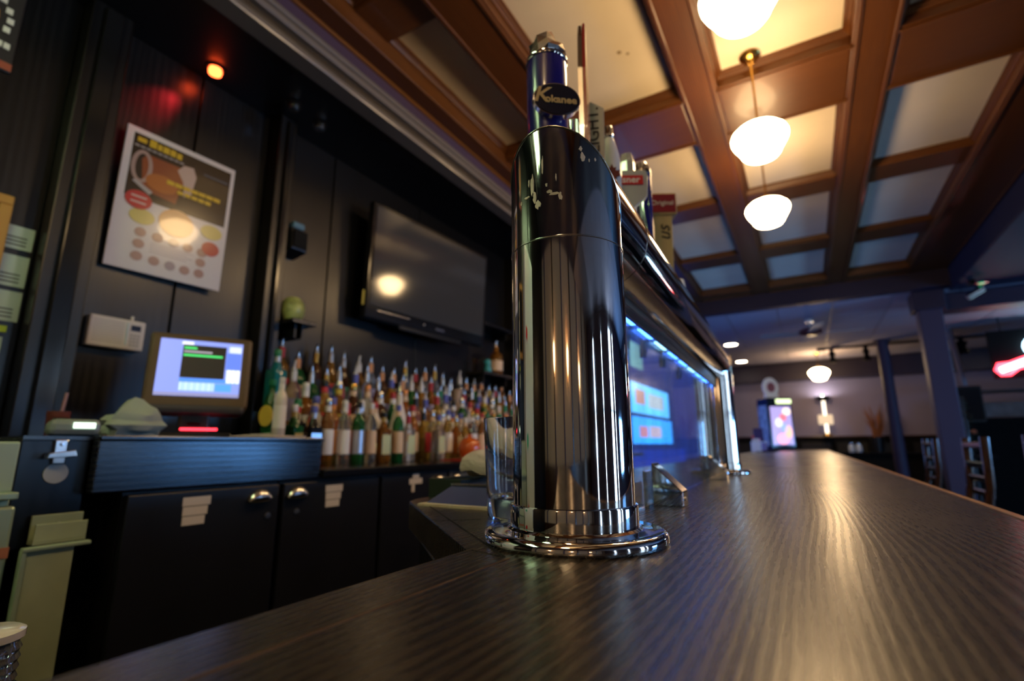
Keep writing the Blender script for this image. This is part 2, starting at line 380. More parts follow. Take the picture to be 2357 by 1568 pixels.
# ================================================================== THE BAR
bar = thing('bar_counter', 'long dark-stained oak bar counter carrying the polished draft tower', 'counter', (0, 0, 0))
poly = [(.210, -1.2), (.210, 9), (-.604, 9), (-.604, .70), (-.59, .668), (-.267, .385), (-.275, -1.2)]
prism('countertop', poly, 'z', 1.025, 1.07, bar_wood, bar, bev=.0035)
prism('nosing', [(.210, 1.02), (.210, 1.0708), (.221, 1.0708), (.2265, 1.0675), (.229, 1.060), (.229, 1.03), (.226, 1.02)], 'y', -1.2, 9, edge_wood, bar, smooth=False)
body = [(.02, -1.2), (.02, 8.9), (-.590, 8.9), (-.590, .705), (-.575, .68), (-.259, .40), (-.262, -1.2)]
prism('body', body, 'z', .1, 1.026, black_wood, bar)
box('plinth', -.25, -.02, -1.2, 8.9, 0, .1, matte_black, bar)
for k in range(8): box('front_panel', .02, .035, -1.0 + k * 1.22, .1 + k * 1.22, .2, .92, chair_wood, bar, bev=.006)
tube('foot_rail', [(.19, -1.2, .2), (.19, 8.9, .2)], .02, brass, bar)
seam = M('worn_seam', (.16, .075, .035), .5, var=.6, vscale=40, stretch=(1, .3, 1))
prism('seam_line', [(-.222, -1.2), (-.220, -1.2), (-.2195, .372), (-.2215, .372)], 'z', 1.0698, 1.0703, seam, bar)
dark_seam = M('dark_seam', (.002, .002, .002), .6)
prism('seam_line', [(-.2285, .375), (-.2265, .377), (-.523, .636), (-.5245, .634)], 'z', 1.0698, 1.0703, dark_seam, bar)
prism('seam_line', [(-.267, .3865), (-.2665, .385), (-.2285, .374), (-.2285, .3755)], 'z', 1.0698, 1.0703, dark_seam, bar)
prism('seam_line', [(-.405, .5065), (-.404, .5055), (-.363, .545), (-.364, .546)], 'z', 1.0698, 1.0703, dark_seam, bar)

# warm sconces added unseen behind the viewer, to warm the tower's reflections
for i, x in enumerate((-.55, 1.1, 2.9)):
    t = thing('added_sconce', ['added brass sconce behind the viewer, nearest to the back bar', 'added brass sconce behind the viewer, in the middle', 'added brass sconce behind the viewer, nearest to the windows'][i], 'sconce', (x, YN + .09, 1.75), 0, 'added sconces behind the viewer')
    box('wall_plate', -.05, .05, -.09, -.07, -.12, .10, brass, t, bev=.004)
    tube('arm', [(0, -.07, -.05), (0, .0, -.07), (0, .0, .0)], .012, brass, t)
    lathe('shade', [(.03, 0), (.07, .05), (.10, .14), (.105, .20), (.10, .20), (.065, .05), (0, .01)], M('sconce_shade', (.8, .6, .4), .4, emit=(1, .62, .30), es=6), t, seg=20)
# draft tower ------------------------------------------------------
N0, N1 = Vector((-.208, .477)), Vector((-.252, 1.75))
ax = (N1 - N0).normalized(); ang = math.atan2(-ax.x, ax.y); LEN = (N1 - N0).length
tw = thing('draft_tower', 'polished steel pass-through draft beer tower standing on the bar', 'beer tower', (N0.x, N0.y, 1.07), ang)
RT, ZT = .060, .354      # tube radius, axis height over the bar
def column(yc, sgn):
    bm = bmesh.new(); seg = 64; rows = []
    zs = [.013, .05, .12, .2, ZT - RT - .004]
    for z in zs: rows.append([bm.verts.new((RT * math.cos(2 * PI * i / seg), yc + RT * math.sin(2 * PI * i / seg), z)) for i in range(seg)])
    rows.append([bm.verts.new((RT * math.cos(2 * PI * i / seg), yc + RT * math.sin(2 * PI * i / seg), ZT - sgn * RT * math.sin(2 * PI * i / seg))) for i in range(seg)])
    for a, b in zip(rows, rows[1:]):
        for i in range(seg): bm.faces.new((a[i], a[(i + 1) % seg], b[(i + 1) % seg], b[i]))
    c = finish('column', bm, chrome, tw, True)
    # joint ring, foot collar, flange
    lathe('joint_ring', [(RT, .2905), (RT + .0007, .291), (RT + .0007, .2922), (RT, .2927)], chrome_dull, tw, seg=64, loc=(0, yc, 0))
    lathe('collar', [(RT, .0345), (RT + .0022, .034), (RT + .0026, .0325), (RT + .0026, .014), (RT + .006, .0118), (RT, .0115)], chrome, tw, seg=64, loc=(0, yc, 0))
    lathe('base_flange', [(0, 0), (.087, 0), (.0892, .0025), (.0892, .006), (.0875, .0095), (.084, .0112), (.076, .0105), (.069, .0118), (.058, .0125), (0, .0125)], chrome, tw, seg=72, loc=(0, yc, 0))
    return c
column(0, 1); column(LEN, -1)
def trunk():
    bm = bmesh.new(); seg = 64; rows = []
    for y, k in ((0, -1), (.09, 0), (.4, 0), (LEN - .09, 0), (LEN, 1)):
        rows.append([bm.verts.new((RT * math.cos(2 * PI * i / seg), y + k * RT * math.sin(2 * PI * i / seg), ZT + RT * math.sin(2 * PI * i / seg))) for i in range(seg)])
    for a, b in zip(rows, rows[1:]):
        for i in range(seg): bm.faces.new((a[i], a[(i + 1) % seg], b[(i + 1) % seg], b[i]))
    return finish('trunk', bm, chrome, tw, True)
trunk()
for y in (.135, LEN - .135): lathe('joint_ring', [(RT, -.001), (RT + .0007, -.0005), (RT + .0007, .0005), (RT, .001)], chrome_dull, tw, seg=64, loc=(0, y, ZT), rot=(PI / 2, 0, 0))
# mitre beads along the corner joints
for (yc, k) in ((0, -1), (LEN, 1)):
    tube('mitre_bead', [(RT * math.cos(a) * 1.004, yc + k * RT * math.sin(a) * 1.004, ZT + RT * math.sin(a) * 1.004) for a in [i * 2 * PI / 48 for i in range(49)]], .0009, chrome_dull, tw, seg=6)
# light channel under the trunk
box('light_channel', -.014, .014, RT + .004, LEN - RT - .004, ZT - RT - .013, ZT - RT + .002, black_plastic, tw, bev=.002)
led = M('blue_led', (.05, .1, .6), .3, emit=(.06, .2, 1), es=14)
led_w = M('cyan_led', (.3, .6, .9), .3, emit=(.35, .75, 1), es=5)
box('channel_lip', .008, .014, RT + .004, LEN - RT - .004, ZT - RT - .026, ZT - RT - .012, black_plastic, tw, bev=.001)  # lip added to hide the glowing strip from view
for k in range(9):
    y0 = RT + .03 + k * (LEN - .16) / 9
    box('led_strip', -.010, -.003, y0, y0 + .085, ZT - RT - .0155, ZT - RT - .013, led if k % 3 else led_w, tw)
# old tape and sticker residue near the top of the near column
flake_m = M('tape_residue', (.55, .52, .48), .45, var=.3, vscale=60)
rs = random.Random(3)
def flake(a0, z0, da, dz, n=13, jag=.35):
    bm = bmesh.new(); rr = RT + .0004
    a0 += .42; pts = [(a0 + da * math.cos(2 * PI * i / n) * (1 + rs.uniform(-jag, jag)), z0 + dz * math.sin(2 * PI * i / n) * (1 + rs.uniform(-jag, jag))) for i in range(n)]
    top = [bm.verts.new((rr * math.sin(a), -rr * math.cos(a), z)) for a, z in pts]; low = [bm.verts.new(((rr - .0006) * math.sin(a), -(rr - .0006) * math.cos(a), z)) for a, z in pts]
    c = bm.verts.new((rr * math.sin(a0), -rr * math.cos(a0), z0))
    for i in range(n): bm.faces.new((top[i], top[(i + 1) % n], c)); bm.faces.new((top[i], low[i], low[(i + 1) % n], top[(i + 1) % n]))
    return finish('tape_residue', bm, flake_m, tw)
for f in ((-.62, .352, .035, .011), (-.58, .337, .028, .006), (-.70, .356, .012, .004), (-.42, .371, .015, .010), (-.52, .329, .05, .005), (-.30, .340, .05, .002), (-.22, .337, .08, .0018), (-.12, .333, .03, .004),
          (.28, .377, .04, .0045), (.25, .386, .03, .003), (.40, .374, .012, .002), (.52, .376, .015, .002), (-.35, .348, .02, .002), (-.18, .355, .012, .004), (-.9, .338, .02, .002), (-.75, .341, .06, .0012)):
    flake(*f)
# faucets on the bartender's side
HY = [.63, .742, .815, .90, 1.02, 1.15, 1.33, 1.60]
HX = [-.300, -.302, -.294, -.29, -.29, -.29, -.29, -.305]
tm = Matrix.Translation(tw.location) @ Matrix.Rotation(ang, 4, 'Z'); tmi = tm.inverted()
for hx, hy in zip(HX, HY):
    p = tmi @ Vector((hx, hy, 1.424))
    f = tube('faucet', [(-RT + .006, p.y, ZT), (p.x, p.y, ZT), (p.x - .012, p.y, ZT - .006), (p.x - .022, p.y, ZT - .035), (p.x - .024, p.y, ZT - .065)], .011, chrome, tw, seg=12, radii=[.014, .011, .011, .009, .008])
    lathe('faucet_collar', [(.0, .0), (.008, .0), (.010, .008), (.006, .014), (.006, .026), (0, .026)], chrome, f, seg=14, loc=(p.x, p.y, ZT + .006))

# tap handles ------------------------------------------------------
HZ = 1.424 + .030
def handle(i, label, rotz):
    t = thing('tap_handle', label, 'tap handle', (HX[i], HY[i], HZ), rotz, 'beer tap handles on the tower')
    lathe('ferrule', [(0, 0), (.008, 0), (.009, .012), (.007, .022), (0, .022)], chrome, t, seg=14)
    return t
blue_h = M('cobalt_enamel', (.012, .012, .16), .25, coat=.5)
navy = M('navy_badge', (.006, .007, .022), .3)
silver_h = M('cast_silver', (.65, .66, .70), .16, metal=1)
# 1 cobalt cylinder with cast mountain top and oval badge
t = handle(0, 'cobalt blue cylindrical tap handle with silver mountain top and oval badge, nearest', R(38))
lathe('barrel', [(.006, .02), (.024, .04), (.031, .06), (.0325, .28), (.0315, .304), (0, .304)], blue_h, t, seg=40)
lathe('rim', [(.0325, .302), (.0337, .304), (.0337, .308), (.032, .310), (0, .310)], chrome, t, seg=40)
bm = bmesh.new(); rm = random.Random(5); rings = []
for (r, z) in ((.0315, .309), (.0315, .322), (.027, .338), (.016, .349)):
    rings.append([bm.verts.new((r * math.cos(2 * PI * k / 11) * (1 + rm.uniform(-.22, .1)), r * math.sin(2 * PI * k / 11) * (1 + rm.uniform(-.22, .1)), z + rm.uniform(-.005, .006))) for k in range(11)])
for a, b in zip(rings, rings[1:]):
    for k in range(11): bm.faces.new((a[k], a[(k + 1) % 11], b[(k + 1) % 11], b[k]))
tip = bm.verts.new((.009, -.004, .366))
for k in range(11): bm.faces.new((rings[-1][k], rings[-1][(k + 1) % 11], tip))
finish('mountain_top', bm, silver_h, t)
b = prism('badge_rim', disc_poly(.006, .213, .0365, .0275, 40), 'y', -.040, -.030, silver_h, t, bev=.001)
prism('badge', disc_poly(.006, .213, .0345, .0255, 40), 'y', -.0412, -.039, navy, b)
text('badge_lettering', 'K', .036, gold, b, (-.0185, -.0418, .2165), ext=.0006, shear=.25, bold=.0006)
text('badge_lettering', 'okanee', .0168, gold, b, (.0115, -.0418, .2110), ext=.0006, bold=.0005)
# 2 silver and red blade, seen on edge
t = handle(1, 'tall silver and red blade-shaped tap handle seen on edge behind the blue one', R(106))
red_h = M('tap_red', (.30, .02, .02), .25, coat=.4)
tube('stem', [(0, 0, .02), (0, 0, .27)], .012, silver_h, t, seg=14)
prism('blade', [(-.022, .08), (.022, .08), (.031, .24), (.026, .36), (.010, .44), (0, .472), (-.010, .44), (-.026, .36), (-.031, .24)], 'y', -.021, -.013, silver_h, t, bev=.002)
prism('blade_face', [(-.020, .08), (.020, .08), (.029, .24), (.024, .36), (.009, .44), (0, .476), (-.009, .44), (-.024, .36), (-.029, .24)], 'y', -.027, -.021, red_h, t, bev=.002)
prism('rear_face', [(-.018, .10), (.018, .10), (.022, .24), (.010, .29), (-.010, .29), (-.022, .24)], 'y', .012, .018, red_h, t, bev=.002)
# 3 grey paddle with upright lettering
t = handle(2, 'flat grey paddle tap handle with upright black lettering', R(20))
grey_h = M('pale_grey_wood', (.42, .38, .34), .5, var=.1, vscale=30, stretch=(1, 1, .1))
ink = M('ink_black', (.01, .01, .01), .5)
prism('paddle', [(-.017, .02), (.017, .02), (.023, .335), (-.023, .365)], 'y', -.009, .009, grey_h, t, bev=.001)
text('paddle_lettering', 'LIGHT.', .032, ink, t, (.002, -.0096, .29), rot=(PI / 2, -PI / 2, 0), ext=.0003, bold=.0004)
# 4 white teardrop with maple leaf
t = handle(3, 'white teardrop tap handle with a dark red maple leaf and chrome tip', R(25))
white_h = M('white_enamel', (.72, .70, .68), .15, coat=.6)
lathe('grip', [(.006, .02), (.011, .05), (.016, .12), (.0205, .20), (.022, .245), (.019, .285), (.012, .315), (.009, .325), (0, .325)], white_h, t, seg=28)
lathe('tip', [(.010, .324), (.012, .328), (.009, .334), (.010, .345), (.007, .352), (0, .352)], chrome, t, seg=18)
leaf_m = M('leaf_red', (.12, .01, .012), .4)
leaf = [(0, .03), (.005, .018), (.012, .020), (.010, .010), (.022, .010), (.018, .004), (.022, -.002), (.011, -.008), (.012, -.013), (.002, -.011), (.002, -.022), (-.002, -.022), (-.002, -.011), (-.012, -.013), (-.011, -.008), (-.022, -.002), (-.018, .004), (-.022, .010), (-.010, .010), (-.012, .020), (-.005, .018)]
prism('maple_leaf', [(u * .75, v * .75 + .232) for u, v in leaf], 'y', -.0235, -.016, leaf_m, t)
# 5 silver crystal with red name plate
t = handle(4, 'faceted silver tap handle with white shield and red name plate', R(30))
bm = bmesh.new(); rm = random.Random(9); rings = []
for (r, z) in ((.007, .02), (.012, .10), (.016, .2), (.018, .28), (.018, .33), (.013, .352)):
    rings.append([bm.verts.new((r * math.cos(2 * PI * k / 7) * (1 + rm.uniform(-.12, .12)), r * math.sin(2 * PI * k / 7) * (1 + rm.uniform(-.12, .12)), z)) for k in range(7)])
for a, b in zip(rings, rings[1:]):
    for k in range(7): bm.faces.new((a[k], a[(k + 1) % 7], b[(k + 1) % 7], b[k]))
bm.faces.new(rings[0][::-1]); bm.faces.new(rings[-1])
finish('grip', bm, M('frosted_silver', (.75, .75, .74), .25, metal=.6), t)
prism('shield', [(-.032, .298), (.034, .298), (.038, .285), (.034, .235), (.0, .205), (-.034, .235), (-.036, .285)], 'y', -.03, -.016, M('shield_white', (.62, .62, .58), .2, metal=.35), t, bev=.002)
red_p = M('plate_red', (.55, .03, .03), .35)
box('name_plate', -.030, .026, -.0325, -.030, .262, .284, red_p, t, bev=.0008)
text('plate_lettering', 'lsner', .022, white_h, t, (-.003, -.0328, .273), ext=.0003, bold=.0003)
# 6 blue and silver
t = handle(5, 'slim blue tap handle with rounded silver cap and silver waves', R(25))
lathe('grip', [(.007, .02), (.012, .06), (.0185, .16), (.021, .30), (.021, .365), (0, .365)], blue_h, t, seg=28)
lathe('cap', [(.0215, .362), (.0222, .367), (.0205, .385), (.014, .397), (0, .401)], silver_h, t, seg=28)
for a in (-.7, -.1, .6):
    tube('wave', [(.0212 * math.sin(a + .2 * math.sin(k * .9)) * (.8 + .02 * k), -.0212 * math.cos(a + .2 * math.sin(k * .9)) * (.8 + .02 * k), .17 + k * .02) for k in range(9)], .0022, silver_h, t, seg=8)
# 7 tan block with red plate
t = handle(6, 'tan wooden tap handle topped by a dark red name plate', R(28))
tan = M('tan_wood', (.52, .36, .16), .45, var=.12, vscale=30, stretch=(1, 1, .1))
prism('grip', [(-.016, .02), (.016, .02), (.027, .33), (-.027, .33)], 'y', -.014, .014, tan, t, bev=.002)
box('head', -.040, .040, -.021, .021, .328, .392, tan, t, bev=.003)
maroon = M('plate_maroon', (.26, .02, .03), .35)
box('name_plate', -.036, .036, -.0235, -.020, .333, .387, maroon, t, bev=.001)
text('plate_lettering', 'Original', .019, M('lettering_cream', (.8, .75, .65), .4), t, (0, -.0242, .36), ext=.0003)
text('grip_lettering', 'us', .050, ink, t, (.002, -.0146, .275), rot=(PI / 2, -PI / 2, 0), ext=.0003, shear=.3, bold=.0004)
# 8 small white knob
t = handle(7, 'small white knob tap handle at the far end of the tower', 0)
lathe('knob', [(.006, .02), (.009, .10), (.015, .17), (.017, .20), (.013, .225), (0, .232)], white_h, t, seg=20)

# glass screen below the trunk --------------------------------------
gs = thing('glass_screen', 'clear glass splash screen standing under the tower trunk in steel wedges', 'glass screen', (N0.x, N0.y, 1.07), ang)
gm = bpy.data.materials.new('dusty_pane'); gm.use_nodes = True
nt = gm.node_tree; b_ = nt.nodes['Principled BSDF']; out = nt.nodes['Material Output']
b_.inputs['Roughness'].default_value = .04; b_.inputs['Base Color'].default_value = (.62, .66, .7, 1)
tr = nt.nodes.new('ShaderNodeBsdfTransparent'); tr.inputs[0].default_value = (.88, .93, .97, 1)
fr = nt.nodes.new('ShaderNodeFresnel'); fr.inputs[0].default_value = 1.5
nz = nt.nodes.new('ShaderNodeTexNoise'); nz.inputs['Scale'].default_value = 9; nz.inputs['Detail'].default_value = 8
tcn = nt.nodes.new('ShaderNodeTexCoord'); mpn = nt.nodes.new('ShaderNodeMapping'); mpn.inputs['Scale'].default_value = (1, 2.5, .5)
nt.links.new(tcn.outputs['Object'], mpn.inputs[0]); nt.links.new(mpn.outputs[0], nz.inputs['Vector'])
mrn = nt.nodes.new('ShaderNodeMapRange'); mrn.inputs['From Min'].default_value = .35; mrn.inputs['From Max'].default_value = .75; mrn.inputs['To Min'].default_value = .10; mrn.inputs['To Max'].default_value = .30
nt.links.new(nz.outputs['Fac'], mrn.inputs['Value'])
gl = nt.nodes.new('ShaderNodeBsdfGlossy'); gl.inputs['Roughness'].default_value = .02
df = nt.nodes.new('ShaderNodeBsdfTranslucent'); df.inputs[0].default_value = (.8, .85, .9, 1)
m1 = nt.nodes.new('ShaderNodeMixShader'); m2 = nt.nodes.new('ShaderNodeMixShader')
nt.links.new(mrn.outputs[0], m1.inputs[0]); nt.links.new(tr.outputs[0], m1.inputs[1]); nt.links.new(df.outputs[0], m1.inputs[2])
mf = nt.nodes.new('ShaderNodeMath'); mf.operation = 'MULTIPLY'; mf.inputs[1].default_value = .45; nt.links.new(fr.outputs[0], mf.inputs[0]); nt.links.new(mf.outputs[0], m2.inputs[0]); nt.links.new(m1.outputs[0], m2.inputs[1]); nt.links.new(gl.outputs[0], m2.inputs[2])
nt.links.new(m2.outputs[0], out.inputs[0])
box('glass_pane', .0005, .0055, RT + .012, LEN - RT - .012, .003, ZT - RT - .014, gm, gs)
for y in (.325, .955):
    prism('bracket', [(.0060, 0), (.050, 0), (.050, .021), (.0075, .062), (.0060, .062)], 'y', y - .016, y + .026, chrome, gs, bev=.0012)
    box('bracket_plate', -.008, .0, y - .016, y + .016, 0, .05, chrome, gs, bev=.001)
    lathe('set_screw', [(0, 0), (.003, 0), (.003, .002), (0, .002)], screw_m, gs, seg=10, loc=(.050, y, .010), rot=(0, PI / 2, 0))

# ================================================================== THINGS BEHIND THE TOWER ON THE BAR
pg = thing('pint_glass', 'empty clear pint glass with thick base beside the near tower column', 'glass', (-.338, .585, 1.07))
lathe('glass_body', [(0, .002), (.033, .0), (.035, .003), (.0362, .03), (.041, .124), (.0405, .1255), (.0392, .125), (.0340, .032), (.032, .024), (0, .022)], glass, pg, seg=40)
blue_f = M('blue_print', (.02, .06, .55), .4); white_f = M('white_print', (.75, .72, .66), .5)
# rolled bar towel
def towel():
    bm = bmesh.new(); n = 70; seg = 14; P = []
    for i in range(n):
        a = i / n * 2 * PI * 2.6; r = .008 + .026 * (i / n)
        P.append((r * math.cos(a) * 1.25, r * math.sin(a)))
    rt = random.Random(2); g = []
    for k in range(seg + 1):
        w = -.075 + .15 * k / seg; row = []
        for (u, v) in P: row.append(bm.verts.new((w + rt.uniform(-.0012, .0012), u + rt.uniform(-.0012, .0012), .034 + v + rt.uniform(-.0012, .0012) + .004 * math.sin(k * .8))))
        g.append(row)
    for a, b in zip(g, g[1:]):
        for i in range(n - 1): bm.faces.new((a[i], a[i + 1], b[i + 1], b[i]))
    return bm
tray = thing('drain_tray', 'stainless drain tray, blue light in its colour, sloped front behind the pint glass', 'tray', (-.40, .632, 1.07))
prism('tray_body', [(0, 0), (.30, 0), (.30, .025), (.068, .025), (.0, .003)], 'x', -.125, .13, M('steel_blue_cast', (.10, .12, .30), .28, metal=.4), tray, bev=.001)  # blue light put into the base colour of plain steel
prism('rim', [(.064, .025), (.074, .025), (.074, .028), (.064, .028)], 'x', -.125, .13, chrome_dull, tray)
cw = []
rw = random.Random(4)
for k in range(40): cw.append((-.13 + .26 * k / 39, -.012 + rw.uniform(-.0015, .0015)))
for k in range(40): cw.append((.13 - .26 * k / 39, .006 + rw.uniform(-.003, .004)))
prism('caulk_bead', cw, 'z', 0, .0035, M('old_caulk', (.5, .43, .33), .8), tray)
tb = finish('bar_towel', towel(), M('terry_cloth', (.62, .55, .50), .95, bump=1, bscale=700), loc=(-.485, .80, 1.094))
sm = tb.modifiers.new('thick', 'SOLIDIFY'); sm.thickness = .008
tb.rotation_euler = (0, 0, R(-14)); tb.scale = (1.05, .9, .85)
tag(tb, 'rolled white terry bar towel lying on the drain tray', 'towel')
fl = thing('napkin_flower', 'blue and white crumpled paper bag behind the pint glass', 'bag', (-.37, .72, 1.0955))
bm = bmesh.new(); rf = random.Random(8)
for k in range(3):
    bmesh.ops.create_icosphere(bm, subdivisions=2, radius=.024, matrix=Matrix.Translation((rf.uniform(-.01, .01), rf.uniform(-.004, .004), .024 + k * .014)))
for v in bm.verts: v.co += Vector((rf.uniform(-.003, .003), rf.uniform(-.003, .003), rf.uniform(-.003, .003)))
finish('bag', bm, white_f, fl)
for (x, z, a) in ((-.014, .060, .4), (.004, .076, -.3), (.012, .05, .9), (.010, .02, 0)):
    prism('blue_petal', [(x + .012 * math.cos(a + q) * (1 + .4 * (i % 2)), z + .010 * math.sin(a + q) * (1 + .4 * (i % 2))) for i, q in enumerate([j * 2 * PI / 9 for j in range(9)])], 'y', -.034, -.022, blue_f, fl)
fl.name = 'paper_bag'
bx_ = thing('caddy_box', 'dark green plastic caddy at the inner edge of the bar', 'caddy', (-.565, .80, 1.07))
g_pl = M('green_plastic', (.012, .024, .014), .45)
box('bottom', -.035, .035, -.07, .12, 0, .004, g_pl, bx_)
for a in ((-.035, -.031, -.07, .12), (.031, .035, -.07, .12), (-.031, .031, -.07, -.066), (-.031, .031, .116, .12)): box('side', *a, .004, .032, g_pl, bx_, bev=.001)

# items on the far part of the bar
mac = thing('bartop_machine', 'black countertop game machine with colourful lit panel and round topper', 'machine', (-.375, 8.0, 1.07), R(33)); mac.scale = (.82, .82, 1)
box('cabinet', -.21, .21, -.17, .17, .04, .72, black_gloss, mac, bev=.012)
box('foot', -.19, .19, -.15, .15, 0, .04, M('foot_brown', (.05, .015, .01), .4), mac)
prism('screen', [(-.175, .08), (.175, .08), (.175, .60), (-.175, .60)], 'y', -.176, -.17, M('screen_lilac', (.1, .1, .1), .2, emit=(.42, .34, .72), es=.8), mac)
for (nm, x, z, rx, rz, colr, es_) in (('graphic_peach', .10, .53, .07, .05, (1, .75, .6), 1.1), ('graphic_red', .03, .45, .06, .05, (.9, .2, .25), .8), ('graphic_white', -.05, .38, .06, .06, (.75, .8, 1), 1.0), ('graphic_pink', .0, .16, .10, .075, (1, .35, .5), 1.1),
                                      ('graphic_orange', .10, .25, .06, .09, (1, .45, .3), 1.1), ('graphic_blue', .04, .30, .06, .06, (.3, .45, .9), .8)):
    flat('picture_patch', x, z, rx, rz, -.176, M(nm, (.1, .1, .1), .3, emit=colr, es=es_), mac, n=14, th=.003)
box('light_bar', -.06, .20, -.185, -.12, .64, .70, M('bar_lit', (.2, .2, .2), .3, emit=(.8, 1, .5), es=1.3), mac, bev=.008)
box('side_panel', -.216, -.21, -.14, .14, .06, .62, M('side_art', (.62, .64, .62), .5, var=.5, vscale=14), mac)
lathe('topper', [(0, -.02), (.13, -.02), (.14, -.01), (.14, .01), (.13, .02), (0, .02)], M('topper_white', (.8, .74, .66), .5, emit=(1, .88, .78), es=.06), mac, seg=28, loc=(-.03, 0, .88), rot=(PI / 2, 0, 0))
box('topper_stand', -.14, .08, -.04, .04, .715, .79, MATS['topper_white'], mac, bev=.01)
flat('topper_badge', -.03, .88, .07, .07, -.02, M('badge_red', (.55, .14, .12), .5), mac, n=18, th=.012)
nh = thing('menu_holder', 'dark purple menu box standing left of the game machine', 'menu holder', (-.70 + .12, 7.6, 1.07))
box('cards', -.06, .06, -.02, .02, .01, .30, M('menu_purple', (.045, .025, .10), .5), nh, bev=.003); box('stand', -.08, .08, -.04, .04, 0, .012, black, nh)
cp = thing('plastic_cup', 'purple plastic cup beside the menu box at the bar end', 'cup', (-.50, 7.2, 1.07))
lathe('cup_body', [(0, 0), (.035, 0), (.045, .12), (.042, .12), (.033, .006), (0, .006)], M('cup_purple', (.30, .22, .45), .4), cp, seg=20); lathe('cup_band', [(.0445, .108), (.047, .11), (.047, .12), (.044, .122)], white_h, cp, seg=20)
nd = thing('napkin_dispenser', 'white napkin dispenser with red knob behind the far tower column', 'napkin dispenser', (-.52, 6.4, 1.07))
box('body', -.05, .05, -.05, .05, 0, .12, M('napkin_white', (.7, .75, .85), .4), nd, bev=.006); box('napkins', -.035, .035, -.04, .04, .12, .15, white_h, nd, bev=.002); lathe('knob', [(0, 0), (.012, 0), (.016, .02), (.01, .035), (0, .04)], red_p, nd, seg=12, loc=(-.03, 0, .15))
sp = thing('bar_mat', 'flat black rubber service mat on the bar near the cup', 'mat', (-.43, 6.7, 1.07))
box('mat_base', -.1, .1, -.4, .4, 0, .006, matte_black, sp, bev=.002)
for k in range(8): box('mat_rib', -.09, .09, -.36 + k * .1, -.33 + k * .1, .006, .009, matte_black, sp)

# ================================================================== BACK BAR
# till platform
tp = thing('till_counter', 'black wooden till platform with broad front board below the monitor', 'counter', (-1.35, .51, 0))
box('front_board', -.03, 0, 0, .595, 1.062, 1.176, black_wood_h, tp, bev=.003)
box('platform_top', -.738, .006, 0, .600, 1.176, 1.186, black_wood_h, tp, bev=.002)
box('end_board', -.75, -.03, .57, .595, 1.062, 1.176, black_wood, tp)
box('front_board_left', -.06, -.035, -.118, -.001, .96, 1.176, black_wood, tp, bev=.002)
box('platform_top_left', -.738, -.03, -.118, -.001, 1.176, 1.184, black_wood_h, tp)
# bottle opener on the left front board
op = thing('bottle_opener', 'wall-mounted steel bottle opener above a white round tag', 'bottle opener', (-1.384, .455, 1.115), PI / 2)
box('mount', -.012, .012, -.006, 0, .01, .062, silver_h, op, bev=.003)
prism('jaw', [(-.028, .022), (.024, .026), (.020, .040), (-.024, .034)], 'y', -.026, -.004, silver_h, op, bev=.002)
lathe('screw', [(0, 0), (.004, 0), (.003, .002), (0, .0025)], chrome, op, seg=10, loc=(0, -.006, .052), rot=(PI / 2, 0, 0))
flat('round_tag', .0, -.008, .021, .021, 0, M('tag_grey', (.42, .45, .43), .5), op, n=24, th=.002)
# cabinets
cab_doors = black_wood
cabm = M('cabinet_black', (.0075, .0085, .012), .38, spec=.6, var=.2, vscale=6)
lab_pos = ['three', 'three', 'cross', 'one', 'none', 'none']
desc = ['black base cabinet with three stacked white labels, under the till monitor', 'black base cabinet with three white labels, left of the angled bar corner',
        'black base cabinet with white labels arranged like a cross', 'black base cabinet with one wide grey label, beside the towel',
        'black base cabinet hidden low behind the near tower column', 'black base cabinet at the end of the back bar']
for i in range(6):
    y0 = .575 + i * .40 if i else .575
    cb = thing('base_cabinet', desc[i], 'cabinet', (-1.35, y0, 0), PI / 2, 'back bar base cabinets')
    box('carcass', .002, .396, .02, .70, .08, 1.058, black, cb)
    d = box('door', .006, .390, 0, .02, .10, 1.052, cabm, cb, bev=.003)
    hx = .33 if i % 2 == 0 else .05
    # cup pull: half dome
    bm = bmesh.new(); rows = []
    for a in range(7):
        th = PI / 2 * a / 6
        rows.append([bm.verts.new((hx + .036 * math.cos(PI * k / 12), -.024 * math.sin(th) * (.25 + .75 * math.sin(PI * k / 12)), 1.010 + .034 * math.sin(PI * k / 12) * math.cos(th) ** .6)) for k in range(13)])
    for a, b in zip(rows, rows[1:]):
        for k in range(12): bm.faces.new((a[k], a[k + 1], b[k + 1], b[k]))
    h = finish('cup_pull', bm, M('pull_nickel', (.75, .72, .70), .22, metal=1), d, True)
    h.modifiers.new('t', 'SOLIDIFY').thickness = .002
    lathe('lock', [(0, 0), (.009, 0), (.008, .003), (0, .004)], screw_m, d, seg=14, loc=(hx + (.03 if i % 2 == 0 else .005), 0, .968), rot=(PI / 2, 0, 0))
    lx = .16 if i % 2 == 0 else .19
    if lab_pos[i] == 'three':
        for k, (w, dx) in enumerate(((.034, 0), (.030, -.002), (.027, -.004))): box('paper_label', lx + dx - w, lx + dx + w, -.0012, 0, 1.016 - k * .023, 1.037 - k * .023, white_card, d)
    elif lab_pos[i] == 'cross':
        box('paper_label', .17, .205, -.0012, 0, 1.036, 1.052, white_card, d); box('paper_label', .15, .225, -.0012, 0, 1.014, 1.035, white_card, d); box('paper_label', .165, .18, -.0012, 0, .985, 1.013, white_card, d)
    elif lab_pos[i] == 'one': box('paper_label', .05, .15, -.0012, 0, 1.02, 1.04, M('label_grey', (.10, .11, .12), .5), d)
# lower worktop
wt = box('back_worktop', XW, -1.335, 1.106, 4.7, 1.062, 1.088, black_gloss, bev=.004)
tag(wt, 'glossy black back-bar worktop carrying the rows of liquor bottles', 'counter')
